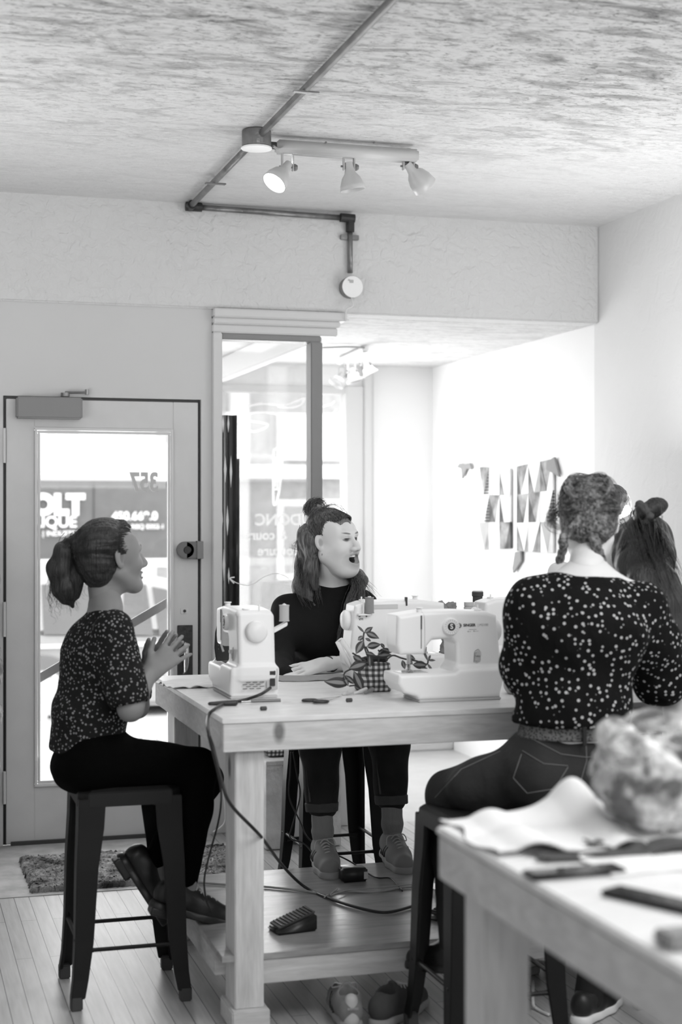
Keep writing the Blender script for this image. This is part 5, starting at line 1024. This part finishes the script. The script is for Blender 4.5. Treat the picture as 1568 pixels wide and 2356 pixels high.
# cones and jars at the back right
c = atZ(1098, 1560, TZ); c = V3(at(1098, 1400, 5.38).x, 5.38, TZ)
t = thing('thread_cone', 'tall dark thread reel standing behind the front sewing machine', 'thread spool', c); G().lathe(c, (0, 0, 1), [(.024, 0), (.024, .008), (.019, .01), (.019, .27), (.022, .272), (.022, .288)]).build('thread', M['dfabric'], t); G().cyl(c+V3(0, 0, .288), c+V3(0, 0, .292), .02).build('reel_cap', M['white2'], t)
c = V3(at(1084, 1400, 5.3).x-.008, 5.30, TZ); t = thing('jar', 'small pale jar in front of the tall dark reel', 'jar', c); G().lathe(c, (0, 0, 1), [(.022, 0), (.022, .235), (.018, .24)]).build('jar_body', M['white2'], t); G().lathe(c+V3(0, 0, .24), (0, 0, 1), [(.021, 0), (.021, .014)]).build('jar_lid', M['white2'], t)
S = SDF(.004)
for k in range(7): S.el((at(1030, 1400, 5.3).x+random.uniform(-.03, .03), 5.32, TZ+.215+random.uniform(0, .035)), (.014, .014, .012), k=.01)
S.rc((at(1030, 1400, 5.3).x, 5.32, TZ+.012), (at(1030, 1400, 5.3).x, 5.32, TZ+.2), .02, k=.02); tag(sdf_obj('fabric_bundle', S, M['gfabric'], None, amp=.007, sc=120), 'pale crumpled fabric bundle standing behind the rear sewing machine', 'fabric')
# cone of thread lying by the front machine
t = thing('thread_cone', 'pale ribbed cone of thread leaning right of the front sewing machine', 'thread spool', at(1190, 1610, 4.55)); a = at(1180, 1572, 4.62); b = at(1195, 1602, 4.46)
G().lathe(a+V3(0, 0, .0), (b-a), [(.022, 0), (.034, .012), (.032, .05), (.020, .078), (.012, .08)], 28).build('thread', mat('cone_thread', .55, .8, bmp=(220, .6, (1, 1, 1))), t, smooth=True)
# iron
t = thing('steam_iron', 'dark-soled iron standing on its heel at the far left table corner', 'iron', V3(at(510, 1530, 5.2).x, 5.2, TZ)); c = at(512, 1500, 5.2)
P = [at(x, y, 5.19) for x, y in ((497, 1521), (493, 1490), (495, 1455), (503, 1425), (520, 1397), (526, 1395), (540, 1425), (552, 1465), (556, 1521))]
G().prism(P, (0, .008, 0)).build('soleplate', M['black'], t, .003)
S = SDF(.004); S.rc((P[0].x+.045, 5.235, TZ+.06), (P[0].x+.05, 5.225, TZ+.22), .042, .012, k=.02); S.bx((P[0].x+.045, 5.25, TZ+.032), (.052, .05, .032), .01, k=.02); sdf_obj('housing', S, M['white2'], t)
g = G()
for k in range(6): q = at(506-(k*1.1 if k < 4 else 4), 1448+k*9, 5.188); g.cyl(q, q+V3(0, -.003, 0), .0018, seg=6)
g.build('steam_hole', M['grey'], t)
# fabrics on the long table
def cloth(name, label, cat, cx, cy, sx, sy, z, amp, m, seed, rz=0, th=.003, sc=9, edge=.0, fn=None, n=60):
    V = []; Q = []; rg = np.random.default_rng(seed)
    for i in range(n+1):
        for j in range(n+1):
            u, v = i/n-.5, j/n-.5; V.append((u*sx*(1+.05*math.sin(v*9+seed)), v*sy*(1+.08*math.sin(u*11+seed)), 0))
    V = np.array(V); w_ = np.abs(wob(V, 1.0, sc, seed)); V[:, 2] = z+th+amp*w_
    if fn is not None: V[:, 2] += np.array([fn(a/sx, b/sy) for a, b in V[:, :2]])
    R = np.array(Matrix.Rotation(rz, 3, 'Z')); V = V @ R.T+np.array([cx, cy, 0]); low = V.copy(); low[:, 2] -= th*.8; N_ = len(V); V = np.concatenate([V, low])
    for i in range(n):
        for j in range(n): a = i*(n+1)+j; Q.append((a, a+n+1, a+n+2, a+1)); Q.append((N_+a+1, N_+a+n+2, N_+a+n+1, N_+a))
    for i in range(n):
        for a, b in ((i*(n+1), (i+1)*(n+1)), ((i+1)*(n+1)+n, i*(n+1)+n)): Q.append((a, N_+a, N_+b, b)[::-1])
        for a, b in ((i+1, i), (n*(n+1)+i, n*(n+1)+i+1)): Q.append((a, N_+a, N_+b, b)[::-1])
    return tag(mk(name, np_mesh(name, V, np.array(Q)), m), label, cat)
c = atZ(448, 1577, TZ); cloth('folded_fabric', 'pale striped fabric strip at the back left corner of the long table', 'fabric', c.x+.03, 5.13, .28, .22, TZ, .009, M['linen'], 3, .15, sc=22)
cloth('fabric_piece', 'flat grey fabric piece under the hand of the laughing woman', 'fabric', at(720, 1560, 5.2).x, 5.19, .26, .17, TZ, .002, M['gfabric'], 4, -.1, sc=14)
# pot plant in gingham cover
pt = thing('potted_plant', 'trailing plant in a checked fabric pot left of the front sewing machine', 'plant', V3(at(862, 1590, 4.78).x, 4.78, TZ))
px_, py_ = at(860, 1590, 4.78).x, 4.79; S = SDF(.003); S.rc((px_, py_, TZ+.045), (px_+.004, py_, TZ+.078), .050, .054, k=.01).bx((px_, py_, TZ+.022), (.052, .05, .022), .012, k=.02).half((px_, py_, TZ+.1), (0.12, 0, 1)); pot = sdf_obj('pot_cover', S, M['plaid'], pt, amp=.0015, sc=50)
S = SDF(.004); S.el((px_, py_, TZ+.102), (.050, .048, .012)); sdf_obj('soil', S, M['soil'], pt, amp=.003, sc=120)
ZL = lambda u, v, Y: at(740+u*.185, 1360+v*.185, Y)
def leaf(a, b, w, up=V3(0, -.25, 1), two=True):
    d_ = (b-a); L = d_.length; d_ = d_/L; s_ = d_.cross(V3(S_, C_, 0)).normalized(); nrm = s_.cross(d_).normalized(); g = G(); n = 10
    for half in (-1, 1):
        for th in (0,):
            R0 = []; R1 = []; R2 = []
            for i in range(n+1):
                u = i/n; ww = w*math.sin(math.pi*min(1, u**.8))*(1-.15*u); c0 = a+d_*L*u+nrm*(.006*math.sin(math.pi*u)); R0.append(c0); R1.append(c0+s_*half*ww*.35+nrm*.0025); R2.append(c0+s_*half*ww+nrm*-.001)
            for A_, B_, mi in ((R0, R1, 1 if two else 0), (R1, R2, 0)):
                for i in range(n):
                    v = [g.b.verts.new(p) for p in (A_[i], A_[i+1], B_[i+1], B_[i])]; g._f(v, mi)
    bmesh.ops.remove_doubles(g.b, verts=g.b.verts[:], dist=.00005)
    o = g.build('leaf', [M['leaf'], M['leaf2']], pt, smooth=True); md = o.modifiers.new('s', 'SOLIDIFY'); md.thickness = .0012; return o
for (a, b, w_) in (((525, 515), (440, 430), 4), ((530, 520), (635, 445), 9), ((550, 515), (715, 590), 12), ((515, 560), (450, 610), 8), ((515, 620), (425, 778), 14), ((540, 585), (612, 625), 5), ((560, 690), (738, 662), 13), ((735, 650), (778, 712), 6), ((690, 800), (868, 790), 13), ((545, 770), (670, 800), 8), ((590, 800), (600, 955), 8),
                   ((548, 900), (340, 965), 19), ((500, 870), (385, 805), 12), ((270, 1045), (330, 1185), 9), ((400, 1150), (285, 1050), 9), ((335, 1150), (30, 1125), 19), ((500, 1225), (395, 990), 17), ((870, 760), (740, 720), 8), ((1050, 800), (1165, 850), 9), ((1060, 860), (1130, 910), 8), ((1300, 925), (1130, 915), 14), ((1320, 870), (1258, 735), 4), ((1325, 865), (1350, 795), 4), ((1320, 860), (1415, 862), 4), ((1310, 900), (1385, 1005), 4), ((1225, 955), (1345, 1005), 9), ((1000, 860), (1035, 975), 8), ((800, 720), (700, 780), 8)):
    Y = 4.735 if a[0] < 900 else 4.66; leaf(ZL(*a, Y), ZL(*b, Y-.015), w_*.0010)
for pts in (((600, 900), (530, 700), (515, 600), (525, 510)), ((640, 900), (560, 720), (545, 690)), ((560, 880), (430, 800), (380, 770)), ((700, 880), (720, 780), (700, 730)), ((800, 860), (880, 800), (980, 830), (1060, 850), (1180, 870), (1300, 910), (1320, 865)), ((560, 920), (400, 960), (300, 1000), (268, 1050)), ((420, 1170), (340, 1180))):
    Y = 4.74 if pts[0][0] != 800 else 4.67; G().tube(bez([ZL(u, v, Y) for u, v in pts], 5), .0028, 6).build('stem', M['stem'], pt, smooth=True)
# elastic band loop behind the plant
t = thing('tape_loop', 'pale ribbed tape loop leaning on the plant in front of the rear machine', 'tape', at(790, 1530, 4.86)); 
a = ZL(195, 620, 4.86); b = ZL(345, 925, 4.86); d_ = (b-a).normalized(); s_ = V3(.9, .0, .35).normalized()*.022
ring = lambda o, sc_: [a+V3(0, o, 0)-s_*.0, a+V3(0, o, .006)+s_*.8*sc_, b+V3(0, o, .02)+s_*1.3*sc_+V3(0, 0, .01), b+V3(0, o, 0)+s_*.1]
loop = bez([a, a+d_*.02, b, b+V3(.012, .01, -.004), b+V3(.018, .02, .02), ZL(330, 740, 4.885), ZL(250, 620, 4.885), ZL(225, 600, 4.87), a], 6)
g = G(); g.loft([[p+V3(-.010, -.012, -.004) for p in loop], [p+V3(.010, .012, .004) for p in loop]], caps=False, closed=False); o = g.build('band', M['shirtw'], t, smooth=True); md = o.modifiers.new('s', 'SOLIDIFY'); md.thickness = .0015
# scissors, clips, pencil, bobbin
t = thing('scissors', 'black-handled scissors lying on the table before the plant', 'scissors', atZ(740, 1607, TZ)); h1 = atZ(712, 1612, TZ+.006); h2 = atZ(738, 1615, TZ+.006); tp = atZ(786, 1604, TZ+.004)
for h_ in (h1, h2): G().tube([h_+V3(.022*math.cos(k*.628), .016*math.sin(k*.628), .001) for k in range(11)], .0045, 8).build('handle', M['black'], t, smooth=True)
G().prism([h2+V3(.01, .0, -.004), h2+V3(.01, .012, -.004), tp], (0, 0, .003)).prism([h1+V3(.02, .014, -.002), h1+V3(.02, .022, -.002), tp+V3(0, .004, 0)], (0, 0, .003)).build('blade', M['chrome'], t)
for (x, y, w_, m, nm, lb) in ((800, 1600, .016, 'white2', 'fabric_scrap', 'crumpled pale fabric scrap beside the scissors'), (828, 1597, .018, 'shirtw', 'fabric_scrap', 'twisted white tape scrap in front of the checked pot'), (848, 1597, .012, 'gfabric', 'fabric_scrap', 'small grey scrap at the foot of the checked pot')):
    c = atZ(x, y, TZ); S = SDF(.002); S.rc(c+V3(-w_, 0, .005), c+V3(w_, .006, .008), .0055, .004, k=.01).rc(c+V3(0, -.004, .012), c+V3(w_*1.2, .004, .016), .004, .005, k=.01); tag(sdf_obj(nm, S, M[m], None, amp=.0012, sc=200), lb, 'fabric')
for (x, y, lb) in ((803, 1611, 'small dark clip lying in front of the scissors tip'), (606, 1630, 'small dark bobbin near the front table edge')):
    c = atZ(x, y, TZ+.006); G_ = G().lathe(c-V3(.01, 0, 0), (1, .1, 0), [(.004, 0), (.0065, .002), (.0065, .018), (.004, .02)]).build('bobbin', M['dark']); tag(G_, lb, 'bobbin')
c = atZ(555, 1614, TZ+.004); b = atZ(645, 1611, TZ+.004); t = thing('seam_ripper', 'slim grey tool lying in front of the left sewing machine', 'tool', c); m_ = c.lerp(b, .25); G().tube([m_, b], .005, 8).build('handle', M['grey'], t); G().tube([c, m_], .0018, 6).build('point', M['chrome'], t)
# ================================================================== cables and electrics
def cable(label, pts, r=.0035, m='black', nm='cable'): return tag(G().tube(bez(pts, 7), r, 8).build(nm, M[m], smooth=True), label, 'cable')
sk = at(620, 1582, 4.67)
cable('thick black power cable from the left machine over the table corner and down', [sk+V3(0, -.01, 0), at(600, 1597, 4.60), atZ(560, 1611, TZ+.006), atZ(520, 1618, TZ+.006), V3(at(494, 1622, 4.42).x, 4.42, TZ+.008), V3(.893, 4.40, TZ-.01), at(478, 1680, 4.24), at(490, 1720, 4.23), at(508, 1790, 4.22), at(530, 1850, 4.22), at(600, 1925, 4.30), at(650, 1992, 4.85), atZ(700, 2040, .228), atZ(760, 2068, .222), atZ(830, 2090, .222), atZ(890, 2099, .222), atZ(955, 2083, .222)], .0050)
c = atZ(500, 1617, TZ+.009); S = SDF(.003); S.rc(atZ(482, 1619, TZ+.009), atZ(540, 1617, TZ+.009), .006, .010, k=.01); tag(sdf_obj('power_plug', S, M['black'], None), 'black plug lying on the left end of the table', 'plug')
cable('thin black cable hanging beside the trousers of the woman with the ponytail', [at(478, 1690, 4.26), at(505, 1800, 4.3), at(508, 1850, 4.5), at(500, 1900, 4.6), at(486, 1950, 4.62), at(470, 2020, 4.62), at(474, 2070, 4.62), at(486, 2100, 4.62)], .003)
cable('thin black cable hanging between the stool legs behind the table', [at(669, 1730, 5.4), at(667, 1780, 5.4), at(665, 1835, 5.4), at(690, 1890, 5.4), at(710, 1930, 5.38), at(760, 1960, 5.3), at(805, 1982, 5.25), atZ(850, 2012, .22), atZ(870, 2020, .22), atZ(900, 2022, .22), atZ(925, 2050, .22)], .0028)
cable('thin black cable running from the sneakers to the power adapter', [at(674, 1730, 5.38), at(682, 1780, 5.38), at(690, 1830, 5.38), at(672, 1900, 5.38), at(668, 1928, 5.38), at(700, 1942, 5.34), at(725, 1970, 5.28), atZ(755, 2005, .22), atZ(787, 2010, .225)], .0028)
cable('pale grey cable lying across the lower shelf', [atZ(450, 2030, .22), atZ(530, 2036, .22), atZ(605, 2040, .22), atZ(700, 2050, .22), atZ(750, 2058, .22), atZ(780, 2050, .22), atZ(860, 2052, .22), atZ(930, 2042, .22), atZ(1000, 2040, .22)], .0038, 'cord')
cable('thin looped grey cable on the lower shelf', [atZ(745, 2065, .225), atZ(775, 2045, .232), atZ(760, 2060, .228), atZ(800, 2048, .225), atZ(880, 2042, .225), atZ(935, 2036, .225), atZ(965, 2036, .225)], .0022, 'cord')
cable('white cable hanging on the kneewall behind the pale post', [at(508, 1780, 6.8), at(518, 1860, 6.8), at(515, 1895, 6.8), at(490, 1915, 6.8)], .004, 'wcord')
c = atZ(812, 2026, .215); t = thing('power_adapter', 'black power adapter brick on the back of the lower shelf', 'adapter', c); G().box(c.x-.045, c.x+.045, c.y-.03, c.y+.03, .2155, .262).build('case', M['black'], t, .006, seg=3); G().box(c.x+.03, c.x+.045, c.y-.031, c.y-.03, .225, .25).build('sticker', M['lightgrey'], t)
def pedal(c, rz, label):
    t = thing('foot_pedal', label, 'foot pedal', c, rz); G().prism([(-.065, -.045, 0.0005), (.065, -.045, 0.0005), (.065, -.045, .052), (-.065, -.045, .012)], (0, .09, 0)).build('base', M['black'], t, .005, local=True, seg=3)
    o = G().prism([(-.060, -.040, .0165), (.060, -.040, .0545), (.062, -.040, .062), (-.062, -.040, .022)], (0, .08, 0)).build('tread', M['dark'], t, .003, local=True)
    g = G()
    for k in range(10): x = -.05+.011*k; z = .0225+(x+.062)*.322; g.box(x, x+.004, -.034, .034, z, z+.003)
    g.build('grip_ribs', M['black'], o, local=True); return t
pedal(atZ(672, 2140, .215), .15, 'black foot pedal lying on the front of the lower shelf'); pedal(atZ(1035, 2112, .215), .5, 'black foot pedal with shiny plate behind the stool leg')
c = atZ(1012, 2058, .215); tag(G().box(c.x-.03, c.x+.07, c.y-.03, c.y+.04, .2155, .245).build('metal_box', M['chrome'], None, .004), 'shiny ribbed metal box on the shelf beside the stool leg', 'box')
# shoes and clutter on the floor
def floor_shoe(label, pos, td, m, L=.27, heel=True):
    t = thing('sneaker', label, 'shoe', pos); s_ = sneaker(t, V3(*pos), V3(*td), V3(0, 0, 1), L, m)
    if heel:
        Mx = basis(td, V3(0, 0, 1), V3(*pos)); S = SDF(.003, Mx); S.rc((0, -.062, .030), (0, -.056, .085), .023, .019, k=.01); sdf_obj('heel_tab', S, M['white2'], s_)
        text('lettering', 'adidas', M['greyprint'], Mx @ frame((0, -.0850, .070), (-1, 0, 0), (0, .2, 1), (0, -1, .2)), .013, s_, .0006)
    return t
floor_shoe('grey sneaker with light heel standing on the floor under the shelf', (at(800, 2330, 4.27).x, 4.27, .002), (.12, 1, 0), M['shoe'])
floor_shoe('dark sneaker lying beside the light-heeled one on the floor', (at(900, 2330, 4.22).x, 4.25, .002), (.75, .65, 0), M['dfabric'], heel=False)
floor_shoe('white-striped sneaker under the table behind the stool legs', (at(1240, 2300, 4.5).x, 4.62, .002), (.1, 1, 0), M['shirtw'], heel=False)
cable('white flat cable looping on the floor under the stool', [atZ(1262, 2335, .006), atZ(1232, 2320, .006), atZ(1225, 2300, .02), at(1228, 2240, 4.6), at(1238, 2215, 4.6), at(1252, 2220, 4.6), at(1256, 2260, 4.6), at(1250, 2285, 4.58), at(1243, 2260, 4.6)], .005, 'wcord')
cable('white cable loop on the floor at the right', [atZ(1372, 2332, .006), atZ(1395, 2325, .006), atZ(1406, 2318, .006), atZ(1398, 2308, .006)], .005, 'wcord')
# ================================================================== things on the cutting table
c = atZ(1215, 1925, TZ)
cloth('white_fabric', 'large crumpled white fabric on the corner of the foreground table', 'fabric', 1.205, 2.55, .42, .32, TZ+.001, .010, M['linen'], 9, -.08, sc=7, fn=lambda u, v: .055*math.exp(-((u-.10)/.13)**2-((v-.42)/.22)**2)+.012*max(0, math.sin(u*16)))
cloth('dark_fabric', 'dark fabric scraps lying in front of the white fabric', 'fabric', 1.22, 2.375, .34, .07, TZ, .012, M['dfabric'], 10, -.03, sc=22, n=40)
cloth('grey_fabric', 'grey fabric scrap with raised corner by the plastic bag', 'fabric', at(1430, 1960, 2.42).x, 2.42, .10, .10, TZ, .016, M['dfabric'], 12, .6, sc=24, n=40)
cloth('paper_pattern', 'thin white paper pattern lying under the dark scraps', 'paper', 1.27, 2.31, .30, .16, TZ, .003, M['linen'], 13, -.02, sc=9, n=30)
bag = thing('plastic_bag', 'bulging clear plastic bag of stuffing and dark wool at the right', 'bag', (1.36, 2.52, TZ)); bc = at(1500, 1785, 2.50)
S = SDF(.0045); S.el((bc.x+.015, 2.52, TZ+.085), (.105, .09, .082), k=.03)
for k in range(16): a = k*.9; S.el((bc.x+.015+.075*math.cos(a)*random.uniform(.4, 1), 2.52+.08*math.sin(a)*random.uniform(.5, 1), TZ+.06+random.uniform(0, .12)), (.035, .03, .032), k=.02)
S.half((bc.x, 2.52, TZ+.002), (0, 0, -1))
mb = bpy.data.materials.new('stuffing'); N, L = nt(mb); b = N['Principled BSDF']; v_ = tex(N, L, 'ShaderNodeTexNoise', coords(N, L, (1, 1, 1)), Scale=6.0, Detail=4.0); f_ = tex(N, L, 'ShaderNodeTexNoise', coords(N, L, (1, 1, 1)), Scale=70.0, Detail=4.0)
L.new(mul(N, L, ramp(N, L, v_.outputs[0], .42, .12, .52, .9), ramp(N, L, f_.outputs[0], .3, .6, .6, 1)), b.inputs['Base Color']); b.inputs['Roughness'].default_value = .9; bump(N, L, b, f_.outputs[0], .8, .02)
sdf_obj('stuffing', S, mb, bag, amp=.006, sc=30, seed=61)
S2 = SDF(.005); S2.el((bc.x+.01, 2.52, TZ+.10), (.118, .10, .105), k=.03).el((bc.x-.05, 2.48, TZ+.17), (.05, .05, .05), k=.03).el((bc.x+.03, 2.50, TZ+.20), (.06, .05, .03), k=.03).half((bc.x, 2.52, TZ+.001), (0, 0, -1))
mp = bpy.data.materials.new('clear_plastic'); N, L = nt(mp); b = N['Principled BSDF']; b.inputs['Base Color'].default_value = (.95, .95, .95, 1); b.inputs['Roughness'].default_value = .12; tr = N.new('ShaderNodeBsdfTransparent'); mx = N.new('ShaderNodeMixShader'); nn = tex(N, L, 'ShaderNodeTexNoise', coords(N, L, (1, 1, 1)), Scale=12.0, Detail=4.0, Distortion=1.5)
L.new(ramp(N, L, nn.outputs[0], .45, .05, .66, .75), mx.inputs[0]); L.new(tr.outputs[0], mx.inputs[1]); L.new(b.outputs[0], mx.inputs[2]); L.new(mx.outputs[0], N['Material Output'].inputs[0]); bump(N, L, b, nn.outputs[0], .8, .03)
sdf_obj('plastic', S2, mp, bag, amp=.008, sc=26, seed=62)
tag(G().box(1.36, 1.62, 2.47, 2.60, TZ+.001, TZ+.008).build('tray', M['black'], None, .002), 'thin dark board under the plastic bag', 'board') if 0 else None
def phone(a, b, wdt, label):
    a = Vector(a); b = Vector(b); d_ = (b-a).normalized(); s_ = V3(-d_.y, d_.x, 0)*wdt; t = thing('phone', label, 'phone', a)
    G().prism([a, b, b+s_, a+s_], (0, 0, .009)).build('case', M['black'], t, .003, seg=3); e = d_*.006; q = V3(-d_.y, d_.x, 0)*.005; z = V3(0, 0, .0093)
    G().prism([a+e+q+z, b-e+q+z, b-e+s_-q+z, a+e+s_-q+z], (0, 0, .0006)).build('screen', mat('phone_screen', .03, .08), t)
phone(atZ(1225, 2028, TZ+.002), atZ(1442, 2010, TZ+.002), .045, 'black phone lying nearer the left table edge'); 
phone(atZ(1378, 2060, TZ+.002), atZ(1640, 2120, TZ+.002), .05, 'black phone lying at the right picture edge')
c = atZ(1555, 2180, TZ+.001); tag(G().box(c.x-.02, c.x+.05, c.y-.02, c.y+.03, TZ+.001, TZ+.022).build('chalk_block', M['gfabric'], None, .004), 'small blurry grey block on the table at the right edge', 'block')
